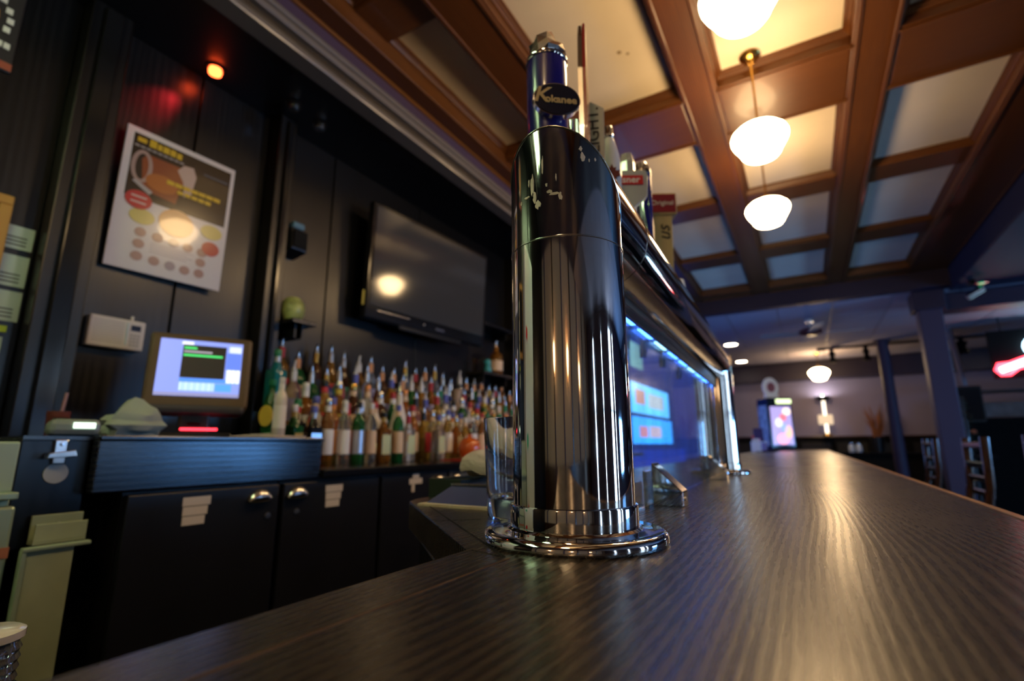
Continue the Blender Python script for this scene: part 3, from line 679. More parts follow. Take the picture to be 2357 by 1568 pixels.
# riser steps
ri = thing('bottle_riser', 'stepped black riser holding the rear rows of bottles', 'riser', (-2.088, 1.37, 1.088))
for (x0, x1, h) in ((0, .10, .215), (.10, .20, .140), (.20, .30, .065)): box('step', x0, x1, 0, 2.09, 0, h, black_wood_h, ri, bev=.002)

# bottles -----------------------------------------------------------
GL = {'clear': M('glass_clear', (.86, .88, .88), .03, trans=.9, ior=1.4), 'amber': M('glass_amber', (.55, .22, .03), .04, trans=.75, ior=1.4),
      'green': M('glass_green', (.02, .20, .05), .05, trans=.6, ior=1.4), 'brown': M('glass_brown', (.09, .03, .01), .06, trans=.4), 'blue': M('glass_blue', (.04, .10, .45), .05, trans=.6),
      'black': M('glass_black', (.008, .008, .010), .08), 'red': M('glass_red', (.40, .02, .02), .06, trans=.5), 'gold': M('glass_gold', (.75, .48, .10), .05, trans=.75), 'white': M('ceramic_white', (.72, .66, .58), .25), 'teal': M('glass_teal', (.01, .22, .24), .1, trans=.3)}
LB = {'cream': M('label_cream', (.78, .56, .36), .6), 'white': M('label_white', (.88, .85, .80), .6), 'red': M('label_red', (.60, .04, .04), .5), 'black': M('label_black', (.012, .012, .014), .5), 'gold': M('label_gold', (.55, .36, .10), .4, metal=.4),
      'silver': M('label_silver', (.55, .57, .62), .3, metal=.6), 'orange': M('label_orange', (.78, .30, .08), .5), 'lilac': M('label_lilac', (.45, .42, .72), .5), 'green': M('label_green', (.05, .28, .12), .5), 'yellow': M('label_yellow', (.62, .46, .05), .5)}
CP = {'black': black_plastic, 'gold': brass, 'red': M('cap_red', (.4, .02, .03), .4), 'silver': chrome_dull, 'purple': M('cap_purple', (.20, .03, .22), .4), 'white': white_h, 'blue': M('cap_blue', (.10, .12, .45), .4), 'green': M('cap_green', (.02, .22, .10), .4), 'copper': M('cap_copper', (.6, .25, .10), .3, metal=.7)}
SH = {'tall': [(0, 0), (.034, 0), (.037, .004), (.037, .185), (.033, .205), (.018, .228), (.0135, .245), (.0135, .285), (0, .285)],
      'round': [(0, 0), (.036, 0), (.039, .005), (.040, .15), (.037, .175), (.026, .198), (.015, .212), (.0135, .225), (.0135, .262), (0, .262)],
      'slim': [(0, 0), (.029, 0), (.032, .004), (.032, .20), (.028, .225), (.015, .25), (.012, .27), (.012, .305), (0, .305)],
      'squat': [(0, 0), (.044, 0), (.047, .006), (.047, .12), (.042, .142), (.022, .158), (.016, .168), (.015, .20), (0, .20)],
      'cone': [(0, 0), (.040, 0), (.043, .005), (.041, .08), (.030, .19), (.018, .245), (.0135, .26), (.0135, .295), (0, .295)],
      'square': None}
LABZ = {'tall': (.0374, .045, .15), 'round': (.0406, .04, .135), 'slim': (.0324, .05, .17), 'squat': (.0474, .03, .10), 'cone': None, 'square': (.0, .045, .15)}
TOP = {'tall': .285, 'round': .262, 'slim': .305, 'squat': .20, 'cone': .295, 'square': .265}
CACHE = {}
def bottle_mesh(kind):
    if kind in CACHE: return CACHE[kind]
    if kind == 'square':
        bm = bmesh.new(); bmesh.ops.create_cube(bm, size=1)
        for v in bm.verts: v.co = Vector((v.co.x * .068, v.co.y * .068, (v.co.z + .5) * .185))
        bmesh.ops.bevel(bm, geom=bm.edges[:], offset=.012, segments=2, profile=.5, affect='EDGES')
        r0 = bmesh.ops.create_cone(bm, segments=14, radius1=.026, radius2=.014, depth=.04, cap_ends=True, matrix=Matrix.Translation((0, 0, .202)))
        bmesh.ops.create_cone(bm, segments=14, radius1=.014, radius2=.0135, depth=.045, cap_ends=True, matrix=Matrix.Translation((0, 0, .243)))
        o = finish('tmp', bm, black, None, True)
    else: o = lathe('tmp', SH[kind], black, None, seg=18)
    me = o.data; bpy.data.objects.remove(o); me.materials.clear(); CACHE[kind] = me; return me
def part_mesh(key, maker):
    if key not in CACHE:
        o = maker(); CACHE[key] = o.data; bpy.data.objects.remove(o); CACHE[key].materials.clear()
    return CACHE[key]
def mshare(name, base, mat, parent, loc=(0, 0, 0), scale=None):
    key = (base.name, mat.name)
    if key not in CACHE:
        me = base.copy(); me.materials.append(mat); CACHE[key] = me
    return share(name, CACHE[key], parent, loc, 0, scale)
def bottle(x, y, z, kind, g, lab, cap, label, pour=False, s=1.0, group='liquor bottles on the back bar'):
    t = thing('liquor_bottle', label, 'bottle', (x, y, z), random.uniform(-.3, .3), group); t.scale = (s, s, s)
    mshare('bottle_glass', bottle_mesh(kind), GL[g], t)
    if lab and kind != 'cone':
        r, z0, z1 = LABZ[kind]
        if kind == 'square': me = part_mesh('lab_square', lambda: box('tmp', .0335, .0348, -.026, .026, z0, z1, black))
        else: me = part_mesh('lab_' + kind, lambda: lathe('tmp', [(r - .001, z0), (r, z0 + .001), (r, z1 - .001), (r - .001, z1)], black, seg=18))
        mshare('paper_label', me, LB[lab], t)
    elif lab:
        mshare('paper_label', part_mesh('lab_cone', lambda: lathe('tmp', [(.0425, .05), (.0418, .08), (.0345, .15), (.033, .15)], black, seg=18)), LB[lab], t)
    zt = TOP[kind]
    if pour:
        mshare('pour_spout', part_mesh('spout', lambda: tube('tmp', [(0, 0, 0), (0, 0, .008), (0, 0, .012), (.001, 0, .022), (.005, 0, .04), (.008, 0, .046)], .005, black, seg=10, radii=[.0125, .0125, .006, .0058, .0052, .005])), CP['silver' if cap in ('copper', 'black') else 'white' if cap in ('blue', 'white') else 'silver'], t, (0, 0, zt))
    else:
        mshare('cap', part_mesh('cap', lambda: lathe('tmp', [(.0142, -.022), (.0152, -.02), (.0152, .010), (.013, .013), (0, .013)], black, seg=16)), CP[cap], t, (0, 0, zt))
    mshare('neck_band', part_mesh('band', lambda: lathe('tmp', [(.0136, 0), (.0148, .001), (.0148, .047), (.0136, .048)], black, seg=16)), CP[cap] if pour else LB[lab or 'silver'], t, (0, 0, zt - .05))
    return t
rb = random.Random(21)
rows = [('rear riser row', -2.04, 1.303, .091, ['tall', 'slim', 'tall', 'cone', 'slim', 'round'], 22, True),
        ('third bottle row', -1.94, 1.228, .086, ['tall', 'round', 'square', 'slim', 'tall', 'round'], 24, True),
        ('second bottle row', -1.84, 1.153, .087, ['round', 'tall', 'square', 'round', 'slim', 'tall'], 24, False),
        ('middle worktop row', -1.73, 1.088, .084, ['round', 'slim', 'tall', 'square', 'tall'], 26, False),
        ('front worktop row', -1.61, 1.088, .076, ['slim', 'round', 'squat', 'slim', 'square'], 23, False)]
rear_caps = ['red', 'copper', 'gold', 'silver', 'silver', 'white', 'copper', 'copper', 'copper', 'gold']
rear_lab = ['red', 'cream', 'black', 'red', 'green', None, 'lilac', 'black', 'red', 'gold']
for ri_, (rn, x, z, dy, kinds, n, pour) in enumerate(rows):
    gl_w = [['black', 'amber', 'clear', 'clear', 'green', 'clear', 'brown', 'clear'], ['clear', 'clear', 'amber', 'green', 'clear', 'brown', 'gold', 'blue'], ['clear', 'amber', 'brown', 'clear', 'gold', 'clear', 'green'],
            ['clear', 'amber', 'clear', 'black', 'gold', 'white', 'clear'], ['green', 'gold', 'clear', 'gold', 'black', 'clear', 'amber']][ri_]
    lb_w = [['cream', 'red', 'white', 'lilac', 'gold', 'green', 'black'], ['white', 'silver', 'lilac', 'cream', 'red', 'white', 'gold'], ['white', 'cream', 'orange', 'white', 'red', 'cream', 'yellow'], ['cream', 'white', 'orange', 'cream', 'red', 'silver'], ['cream', 'white', 'gold', 'silver', 'cream']][ri_]
    for k in range(n):
        kind = kinds[(k * 5 + ri_ + rb.randrange(2)) % len(kinds)]
        g = gl_w[(k * 3 + rb.randrange(3)) % len(gl_w)]; lab = lb_w[(k * 2 + rb.randrange(3)) % len(lb_w)]
        cap = rear_caps[k % 10] if ri_ == 0 else rb.choice(['silver', 'white', 'gold', 'red', 'black', 'blue', 'copper', 'silver', 'green'])
        if ri_ == 0 and k < 10 and rear_lab[k]: lab = rear_lab[k]
        y = (1.41 if ri_ < 3 else 1.20 if ri_ == 3 else 1.19) + k * dy + rb.uniform(-.006, .006)
        if ri_ == 4 and 8 < k < 11: continue
        if ri_ == 3 and k in (7, 8): continue
        if ri_ == 1 and k in (14,): continue
        bottle(x + rb.uniform(-.006, .006), y, z, kind, g, lab, cap, '%s %s bottle with %s label and %s top, %s from left in %s' % (kind, g, lab, cap, ORD[k], rn), pour or rb.random() < .25, (.80 if ri_ == 4 else .92 if ri_ == 3 else 1.0 + (.06 if ri_ == 0 and k % 3 == 0 else 0)))
# particular bottles
wb = thing('ceramic_bottle', 'tall white ceramic bottle with narrow neck standing out among the liquor bottles', 'bottle', (-1.70, 1.83, 1.088))
wb.scale = (.9, .9, 1.1)
lathe('bottle_body', [(0, 0), (.046, 0), (.05, .006), (.05, .13), (.044, .17), (.026, .225), (.017, .25), (.016, .29), (0, .29)], GL['white'], wb, seg=24)
lathe('stopper', [(.010, .288), (.012, .30), (.006, .31), (.005, .345), (0, .345)], chrome_dull, wb, seg=12)
box('emblem', .049, .0525, -.006, .018, .08, .11, LB['orange'], wb)
cs = thing('cup_stack', 'tan stack of paper cups rising above the rear bottles', 'cups', (-1.94, 2.614, 1.228))
for k in range(5): lathe('cup', [(.026, k * .05), (.033, k * .05 + .075), (.036, k * .05 + .078), (.036, k * .05 + .084), (.032, k * .05 + .084), (.024, k * .05 + .004), (0, k * .05 + .004)], M('cup_tan', (.52, .36, .24), .6), cs, seg=18)
pk = thing('orange_ornament', 'round glossy orange bottle on the red bar mat', 'bottle', (-1.50, 2.14, 1.094))
lathe('globe', [(0, 0), (.03, .002), (.05, .02), (.058, .05), (.052, .082), (.034, .10), (.012, .106), (.010, .125), (0, .125)], M('orange_glaze', (.62, .12, .015), .15, coat=.6), pk, seg=26)
lathe('stopper', [(.009, .122), (.012, .126), (.012, .145), (0, .148)], brass, pk, seg=14)
tag(box('red_bar_mat', -1.56, -1.36, 1.98, 3.1, 1.088, 1.094, M('mat_red', (.40, .02, .02), .35), bev=.002), 'flat red rubber bar mat on the back worktop under the orange bottle', 'mat')
# bottles on the till platform edge
bottle(-1.92, 1.17 + .14, 1.303, 'square', 'teal', None, 'green', 'teal bottle with black mark standing against the pilaster', s=.95)
wt2 = bottle(-1.48, 1.035, 1.186, 'slim', 'white', 'white', 'white', 'tall white-labelled slim bottle at the right end of the till platform', s=.62)
lm = thing('lemon_bottle', 'green bottle with a yellow lemon-shaped badge at the till platform end', 'bottle', (-1.58, 1.07, 1.186), .5)
lathe('bottle_glass', [(0, 0), (.024, 0), (.027, .004), (.027, .11), (.018, .14), (.010, .155), (.010, .19), (0, .19)], GL['green'], lm, seg=18)
prism('lemon_badge', disc_poly(0, .075, .023, .036, 16), 'y', -.034, -.026, LB['yellow'], lm, bev=.001); lathe('cap', [(.011, .18), (.012, .182), (.012, .20), (0, .202)], CP['green'], lm, seg=14)

# television --------------------------------------------------------
tv = thing('television', 'wall-mounted flat television reflecting a pendant lamp', 'television', (-2.085, 1.84, 1.84), PI / 2)
bez = M('tv_bezel', (.010, .010, .011), .12)
fr_ = box('bezel', 0, 1.05, -.075, -.03, 0, .67, bez, tv, bev=.008)
box('screen', .025, 1.025, -.0775, -.075, .075, .645, M('tv_glass', (.05, .052, .056), .09, spec=.8), tv)  # grey of the reflected ceiling put into the glass colour
box('mount', .3, .75, -.03, .0, .15, .5, matte_black, tv)
box('sensor_bar', .25, .80, -.078, -.07, -.022, .004, black_plastic, tv, bev=.004)
box('logo_badge', .55, .63, -.0765, -.074, .030, .044, chrome_dull, tv)
box('chrome_line', .08, .33, -.0765, -.074, .052, .056, chrome_dull, tv)
lathe('lamp', [(0, 0), (.006, 0), (.006, .002), (0, .002)], screw_m, tv, seg=12, loc=(.45, -.075, .045), rot=(PI / 2, 0, 0))
box('sticker', -.012, .0, -.06, -.055, .07, .15, LB['yellow'], tv)
tv.rotation_euler = (R(2.8), 0, PI / 2 - R(3.9)); tv.location = (-2.055, 1.84, 1.84)

# poster ------------------------------------------------------------
po = thing('poster', 'white framed drinks poster with mug photo, circles and yellow lettering', 'poster', (-2.075, .705, 1.79), PI / 2)
po.rotation_euler = (R(1.9), 0, PI / 2 - R(2.5))
pw, ph = .397, .545
pb = M('poster_white', (.66, .60, .60), .2, coat=.3)
box('board', 0, pw, -.012, 0, 0, ph, pb, po, bev=.002)
pf = lambda n, c: M('print_' + n, c, .2, coat=.3)
box('photo', .024, pw - .016, -.0128, -.012, .275, ph - .022, pf('dark', (.035, .022, .012)), po)
def ring(name, cx, cz, rx, rz, w, y, mat):
    n = 26; bm = bmesh.new()
    a = [bm.verts.new((cx + rx * math.cos(2 * PI * i / n), y, cz + rz * math.sin(2 * PI * i / n))) for i in range(n)]
    b = [bm.verts.new((cx + (rx - w) * math.cos(2 * PI * i / n), y, cz + (rz - w) * math.sin(2 * PI * i / n))) for i in range(n)]
    for i in range(n): bm.faces.new((a[i], a[(i + 1) % n], b[(i + 1) % n], b[i]))
    return finish(name, bm, mat, po)
prism('mug_picture', [(.075, .315), (.19, .30), (.215, .44), (.20, .455), (.075, .455), (.06, .43)], 'y', -.0134, -.0128, pf('rust', (.26, .065, .02)), po)
flat('mug_picture', .135, .36, .055, .035, -.0134, pf('ember', (.42, .13, .03)), po)
prism('foam_picture', [(.20, .47), (.235, .475), (.25, .44), (.24, .36), (.215, .34), (.205, .40), (.18, .44)], 'y', -.0140, -.0134, pf('foam', (.50, .36, .32)), po)
ring('mug_handle', .063, .40, .035, .065, .014, -.0136, pf('handle', (.38, .25, .22)))
prism('saucer_picture', [(.04, .335), (.10, .30), (.11, .315), (.05, .345)], 'y', -.0138, -.0128, pf('saucer', (.40, .34, .34)), po)
yel = pf('yellow', (.62, .40, .03))
for (x, z, w, h) in ((.036, .492, .030, .018), (.075, .488, .024, .030), (.102, .488, .016, .024), (.121, .487, .022, .026), (.146, .487, .020, .026), (.170, .486, .018, .024)): box('title_block', x, x + w, -.0146, -.0128, z, z + h, yel, po, bev=.0006)
for k in range(7): box('slogan_block', .15 + k * .029, .15 + k * .029 + .026, -.0150, -.0128, .370, .386, yel, po)
for k in range(5): box('slogan_block', .19 + k * .026, .19 + k * .026 + .022, -.0150, -.0128, .345, .360, yel, po)
for k in range(9): box('subtitle_block', .03 + k * .019, .03 + k * .019 + .015, -.0150, -.0128, .472, .478, pf('grey', (.40, .34, .33)), po)
box('web_line', .275, .37, -.0135, -.0128, .465, .472, pf('blue_grey', (.08, .09, .12)), po)
flat('badge_red', .07, .268, .043, .035, -.0150, pf('red', (.50, .04, .04)), po)
for dz in (.012, -.010): box('badge_line', .045, .095, -.0158, -.015, .265 + dz, .271 + dz, pf('pale', (.6, .45, .45)), po)
for (x, z) in ((.09, .21), (.335, .235)): flat('badge_yellow', x, z, .042, .030, -.0132, pf('soft_yellow', (.62, .50, .16)), po)
flat('badge_orange', .205, .225, .062, .055, -.0134, pf('orange', (.66, .36, .16)), po)
flat('badge_red', .34, .165, .034, .030, -.0134, pf('red2', (.48, .07, .05)), po)
tanp = pf('tan', (.42, .25, .21))
for (x, z) in ((.093, .150), (.150, .148), (.205, .146), (.257, .143), (.31, .140), (.093, .105), (.31, .098), (.093, .058), (.150, .055), (.205, .052), (.257, .050), (.31, .052)): flat('picture_dot', x, z, .019, .018, -.0128, tanp if x != .205 else pf('tan_grey', (.36, .28, .30)), po, n=18)
for k in range(4): box('text_line', .13, .28 - .02 * (k % 2), -.0126, -.012, .118 - k * .011, .122 - k * .011, pf('faint', (.48, .40, .42)), po)

# alarm keypad with printed sheet -------------------------------------
kp = thing('wall_intercom', 'white wall-mounted intercom box with small dark screen above the card terminal', 'intercom', (-2.088, .69, 1.492), PI / 2)
box('housing', .0, .168, -.045, 0, .004, .112, M('ivory_plastic', (.62, .56, .54), .4), kp, bev=.006)
for k in range(9): box('speaker_slot', .012, .10, -.046, -.0445, .022 + k * .009, .025 + k * .009, M('slot_grey', (.42, .38, .37), .6), kp)
box('side_bar', .108, .114, -.05, -.044, .02, .10, M('pale_blue', (.55, .62, .68), .3), kp, bev=.002)
box('display', .122, .152, -.0465, -.044, .074, .094, M('display_navy', (.02, .025, .05), .2), kp)
for r_ in range(4):
    for c_ in range(3): box('key', .122 + c_ * .011, .130 + c_ * .011, -.047, -.044, .054 - r_ * .012, .062 - r_ * .012, M('key_grey', (.40, .37, .36), .5), kp)
box('aerial', .125, .133, -.03, -.02, .11, .13, MATS['ivory_plastic'], kp, bev=.002)

# till monitor ----------------------------------------------------------
tl = thing('till_monitor', 'brown-framed touch-screen till monitor with lit display on the platform', 'till', (-1.66, .84, 1.186), R(90 - 28))
case = M('till_brown', (.13, .085, .045), .45); dgrey = M('till_grey', (.065, .062, .065), .45)
HEAD = []
def hb(*a, **k): o = box(*a, **k); HEAD.append(o); return o
hb('case', -.165, .165, -.02, .06, .055, .335, case, tl, bev=.012)
hb('rear_housing', -.13, .13, .06, .13, .09, .31, dgrey, tl, bev=.02)
hb('chin', -.158, .158, -.022, .055, .035, .075, dgrey, tl, bev=.016)
for x in (-.12, .12): HEAD.append(lathe('speaker', [(0, 0), (.022, 0), (.022, .003), (0, .003)], matte_black, tl, seg=16, loc=(x, -.021, .062), rot=(PI / 2, 0, 0)))
scr = lambda n, c, e: M('till_' + n, (.02, .02, .02), .25, emit=c, es=e)
hb('display', -.132, .132, -.0225, -.019, .098, .310, scr('lilac', (.25, .32, .82), .8), tl)
hb('window', -.062, .078, -.0235, -.0225, .165, .292, scr('grey', (.14, .12, .13), .8), tl)
hb('title_bar', -.066, -.03, -.0240, -.0225, .292, .303, scr('pale', (.7, .75, .9), 1), tl)
for k, (w, c) in enumerate(((.040, 'green'), (.090, 'dim'), (.125, 'green'))):
    hb('text_line', -.058, -.058 + w, -.0243, -.0235, .276 - k * .014, .283 - k * .014, scr('green', (.06, .62, .14), 1) if c == 'green' else scr('dim', (.35, .33, .36), .8), tl)
hb('blue_bar', -.062, .130, -.0238, -.0225, .150, .164, scr('blue', (.07, .22, .75), 1), tl)
hb('side_block', .080, .130, -.0238, -.0225, .205, .270, scr('royal', (.10, .17, .62), 1), tl)
hb('button_block', .088, .128, -.0238, -.0225, .272, .296, scr('cloud', (.55, .62, .85), 1), tl)
for r_ in range(4):
    for c_ in range(3): hb('key', .086 + c_ * .015, .099 + c_ * .015, -.0243, -.0225, .152 + r_ * .013, .163 + r_ * .013, scr('key', (.75, .80, .95), 1.1), tl)
hb('table', -.060, .050, -.0238, -.0225, .118, .148, scr('table', (.35, .52, .92), 1), tl)
for k in range(6): hb('table_rule', -.058 + k * .018, -.056 + k * .018, -.0243, -.0238, .118, .148, scr('rule', (.62, .75, .98), 1), tl)
hb('blue_patch', .052, .105, -.0238, -.0225, .118, .146, scr('patch', (.08, .28, .82), 1), tl)
hb('task_bar', -.132, .132, -.0238, -.0225, .098, .110, scr('task', (.24, .24, .42), .9), tl)
tl_tilt = Matrix.Rotation(R(-9), 4, 'X')
for o in HEAD: o.matrix_local = Matrix.Translation((0, 0, .05)) @ tl_tilt @ o.matrix_local
tl.scale = (.87, .87, .87); tl.location.y = .865
box('stand', -.05, .05, .02, .09, .01, .12, black_plastic, tl, bev=.01); box('base', -.12, .12, -.06, .12, 0, .018, black_plastic, tl, bev=.006)
box('red_light', -.04, .075, -.012, .0, .028, .036, M('red_lamp', (.3, .01, .01), .3, emit=(1, .03, .05), es=3), tl, bev=.002)
# cables
for i, pts in enumerate(([(-1.56, .93, 1.19), (-1.50, .97, 1.196), (-1.44, 1.01, 1.192), (-1.42, 1.06, 1.19)], [(-1.58, .96, 1.19), (-1.50, 1.02, 1.20), (-1.46, 1.06, 1.19)], [(-1.55, .92, 1.19), (-1.42, .98, 1.19), (-1.40, 1.08, 1.19)])):
    tag(tube('white_cable', pts, .0028, M('cable_white', (.55, .46, .42), .5), seg=8), ['thin white cable arching from the till monitor to the bottles', 'short white cable looping behind the slim white bottle', 'long white cable lying along the platform front edge'][i], 'cable', 'till cables')
# card terminal and crumpled rag
ct = thing('card_terminal', 'grey-green card terminal with bright lit display lying on the left platform', 'card terminal', (-1.47, .50, 1.186), R(75))
tg = M('terminal_grey', (.24, .28, .25), .35)
box('terminal_body', -.045, .045, -.07, .08, 0, .036, tg, ct, bev=.012); box('display', -.004, .034, -.0725, -.069, .016, .028, M('terminal_lit', (.3, .4, .3), .3, emit=(.75, 1, .75), es=1.6), ct)
for k in range(4): box('key', -.038, -.012, -.058 + k * .024, -.042 + k * .024, .035, .039, black_plastic, ct, bev=.002)
bm = bmesh.new(); bmesh.ops.create_icosphere(bm, subdivisions=3, radius=1); rr_ = random.Random(6)
for v in bm.verts:
    k = 1 + .22 * math.sin(5 * v.co.x + 2) * math.cos(4 * v.co.y) + .13 * math.sin(9 * v.co.z + 3 * v.co.x) + rr_.uniform(-.03, .03)
    v.co = Vector((v.co.x * .055 * k, v.co.y * .06 * k, max(-.002, .026 + v.co.z * .045 * k + .02 * math.exp(-((v.co.x) ** 2 + (v.co.y - .2) ** 2) * 5))))
rag = finish('cleaning_rag', bm, M('rag_green', (.33, .38, .33), .9), None, True, (-1.50, .63, 1.188))
tag(rag, 'crumpled pale green cleaning rag beside the card terminal', 'rag')
ph_ = thing('phone_stand', 'small dark red pen pot behind the card terminal', 'pen pot', (-1.72, .55, 1.184)); ph_.name = 'pen_pot'
lathe('pot', [(0, 0), (.022, 0), (.025, .07), (.022, .07), (.02, .005), (0, .005)], M('pot_red', (.16, .04, .03), .5), ph_, seg=16)
tube('pen', [(0, 0, .006), (.012, .006, .12)], .004, M('pen_pink', (.45, .25, .22), .4), ph_, seg=8); tube('pen', [(0, .004, .006), (-.010, .012, .11)], .004, black_plastic, ph_, seg=8)

# left edge: stainless bins, papers, frames -------------------------------
sc_ = thing('steel_fridge', 'tall pale stainless cooler panel at the left edge with orange stripe', 'cooler', (-1.36, .10, 0), PI / 2)
box('body', 0, .285, .0, .6, .08, 1.062, steel, sc_, bev=.004)
box('door', .005, .29, -.022, 0, .12, 1.05, steel, sc_, bev=.006)
box('stripe', .005, .29, -.0235, -.022, .955, .975, M('stripe_orange', (.42, .17, .09), .5), sc_)
box('top_box', .0, .285, .0, .5, 1.075, 1.172, M('box_green_cast', (.38, .50, .36), .5), sc_, bev=.004)  # greenish light put into the box colour
box('lip', -.01, .288, -.03, .55, 1.062, 1.076, steel, sc_, bev=.003)
box('latch', .20, .235, -.03, -.022, .97, .99, screw_m, sc_, bev=.002)
pn = thing('steel_panel', 'stainless sheet with green light in its colour, leaning below the bottle opener', 'sheet', (-1.33, .412, .45), PI / 2); pn.name = 'leaning_sheet'
olive = M('steel_olive_cast', (.40, .48, .29), .4, metal=.25, rvar=.1, vscale=5, var=.25)  # olive tone is green fluorescent light put into the colour
box('metal_sheet', 0, .075, -.006, 0, 0, .515, olive, pn, bev=.002); box('edge_fold', -.008, 0, -.012, .004, 0, .517, steel, pn, bev=.002); box('top_fold', -.008, .10, -.014, .002, .513, .521, steel, pn, bev=.002)
sp_ = thing('opener_tray', 'small metal cap catcher with green light in its colour, under the bottle opener', 'cap catcher', (-1.372, .425, .975), PI / 2)
box('back', .0, .085, -.004, 0, 0, .05, olive, sp_, bev=.001); box('front', 0, .085, -.03, -.026, 0, .035, olive, sp_, bev=.001); box('bottom', 0, .085, -.03, 0, -.004, 0, olive, sp_); lathe('hook', [(0, 0), (.004, 0), (.004, .006), (0, .006)], screw_m, sp_, seg=8, loc=(.045, -.004, .03), rot=(PI / 2, 0, 0))
lb_ = thing('ribbed_jar', 'small ribbed clear jar with white lid at the lower left edge', 'jar', (-.70, .196, .925)); lb_.scale = (.55, .55, .55)
lathe('jar', [(0, 0), (.05, 0)] + [(.052 + .004 * (k % 2), .01 + k * .008) for k in range(11)] + [(.05, .10), (.046, .10), (.046, .006), (0, .006)], GL['clear'], lb_, seg=26)
lathe('lid', [(.056, .098), (.058, .10), (.058, .112), (.05, .116), (0, .116)], white_h, lb_, seg=26)
us = thing('under_shelf', 'dark steel speed-rail shelf on the bartender side of the bar', 'shelf', (-.74, .0, .915))
box('shelf_plate', -.06, .075, .10, .24, 0, .01, matte_black, us, bev=.002)
for (x, y) in ((-.05, .11), (.065, .11), (-.05, .23), (.065, .23)): box('leg', x - .01, x + .01, y - .01, y + .01, -.915, 0, matte_black, us)
def wall_item(name, label, cat, y, z): return thing(name, label, cat, (-2.088, y, z), PI / 2)
pp = wall_item('price_sheet', 'column of pale taped price sheets beside the left pilaster', 'paper', .43, 1.42)
pp.location.x = -2.086
for k, (z, h) in enumerate(((.35, .075), (.23, .10), (.12, .095))):
    s_ = box('sheet', .0 - k * .01, .095, -.003, 0, z, z + h, M('paper_green_cast', (.50, .56, .44), .6), pp)  # white paper with the green light painted into it
    for q in range(3): box('printed_line', .015, .08, -.0035, -.003, z + .012 + q * .012, z + .016 + q * .012, M('print_dark', (.10, .12, .09), .6), s_)
box('yellow_note', -.03, .075, -.004, 0, .085, .105, M('note_yellow', (.50, .60, .02), .5), pp); box('sheet', -.03, .07, -.003, 0, .0, .07, MATS['paper_green_cast'], pp)
yf = wall_item('picture_frame', 'orange-yellow picture frame cut off by the left edge', 'picture frame', .10, 1.56)
of_ = M('frame_orange', (.50, .24, .04), .5)
for a in ((0, .36, 0, .03), (0, .36, .34, .37), (0, .03, .03, .34), (.33, .36, .03, .34)): box('frame_side', a[0], a[1], -.02, 0, a[2], a[3], of_, yf, bev=.003)
box('picture', .03, .33, -.008, 0, .03, .34, matte_black, yf)
ws = wall_item('wall_sign', 'dark tin sign with orange disc high at the upper left corner', 'sign', .09, 2.33)
box('plate', 0, .30, -.01, 0, 0, .30, M('tin_dark', (.03, .025, .025), .4), ws, bev=.003); flat('orange_disc', .15, .17, .10, .10, -.01, M('disc_orange', (.45, .20, .06), .5), ws); box('bottom_band', 0, .30, -.0115, -.01, .005, .03, M('band_red', (.35, .08, .04), .5), ws)
for k in range(5): box('letter_block', .20 + k * .018, .214 + k * .018, -.0125, -.01, .075, .095, white_card, ws)
for k in range(6):
    a = R(70 - k * 17); box('letter_block', .15 + .125 * math.cos(a) - .008, .15 + .125 * math.cos(a) + .008, -.0125, -.01, .17 + .115 * math.sin(a) - .01, .17 + .115 * math.sin(a) + .01, white_card, ws)

# little shelves with objects -----------------------------------------------
def wshelf(y0, y1, z, label):
    t = thing('wall_shelf', label, 'shelf', (-2.088, y0, z), PI / 2, 'small black wall shelves')
    box('shelf_board', 0, y1 - y0, -.16, 0, 0, .02, black_wood_h, t, bev=.002); box('bracket', .04, .05, -.12, 0, -.06, 0, black, t); box('bracket', y1 - y0 - .05, y1 - y0 - .04, -.12, 0, -.06, 0, black, t)
wshelf(2.93, 3.33, 2.02, 'empty black wall shelf right of the television'); wshelf(2.93, 3.33, 1.66, 'black wall shelf carrying a squat bottle, right of the television')
sb = bottle(-2.0, 3.19, 1.68, 'squat', 'amber', 'cream', 'gold', 'squat cream-labelled bottle alone on the lower wall shelf', True, 1.1)
tt = thing('teal_figurine', 'small teal ornament beside the squat bottle on the wall shelf', 'ornament', (-1.99, 3.06, 1.68))
teal = M('teal_glaze', (.03, .32, .34), .3)
lathe('figure_body', [(0, 0), (.025, 0), (.03, .03), (.02, .06), (.026, .075), (.018, .10), (0, .108)], teal, tt, seg=16); tube('beak', [(0, 0, .085), (.0, -.05, .08)], .008, teal, tt, seg=8, radii=[.012, .004])
wshelf(1.372, 1.50, 1.705, 'short dark wall shelf below the round yellow-green clock')
ck = thing('round_clock', 'round yellow-green novelty globe on the short shelf by the pilaster', 'ornament', (-2.02, 1.43, 1.725))
lathe('globe', [(0, 0), (.03, .004), (.05, .03), (.055, .06), (.05, .09), (.03, .115), (0, .12)], M('globe_green', (.38, .42, .12), .3, var=.6, vscale=18), ck, seg=20); lathe('stand', [(0, -.0), (.03, 0), (.022, .008), (0, .008)], black_plastic, ck, seg=16)
sk = thing('wall_speaker', 'small black loudspeaker with blue cloth on top beside the pilaster', 'speaker', (-2.088, 1.375, 2.05), PI / 2)
prism('cabinet', [(0, 0), (-.10, .02), (-.085, .13), (0, .13)], 'x', .0, .085, black_plastic, sk, bev=.004); box('grille', .008, .078, -.104, -.096, .03, .115, matte_black, sk, rot=(0, 0, 0)); box('blue_cloth', .01, .075, -.085, -.02, .13, .165, M('cloth_blue', (.10, .20, .28), .7), sk, bev=.01)
bt = thing('blue_tape', 'blue tape tab hanging on the pilaster behind the tower', 'tape', (-1.98, 3.47, 2.06), PI / 2); bt.name = 'tape_tab'
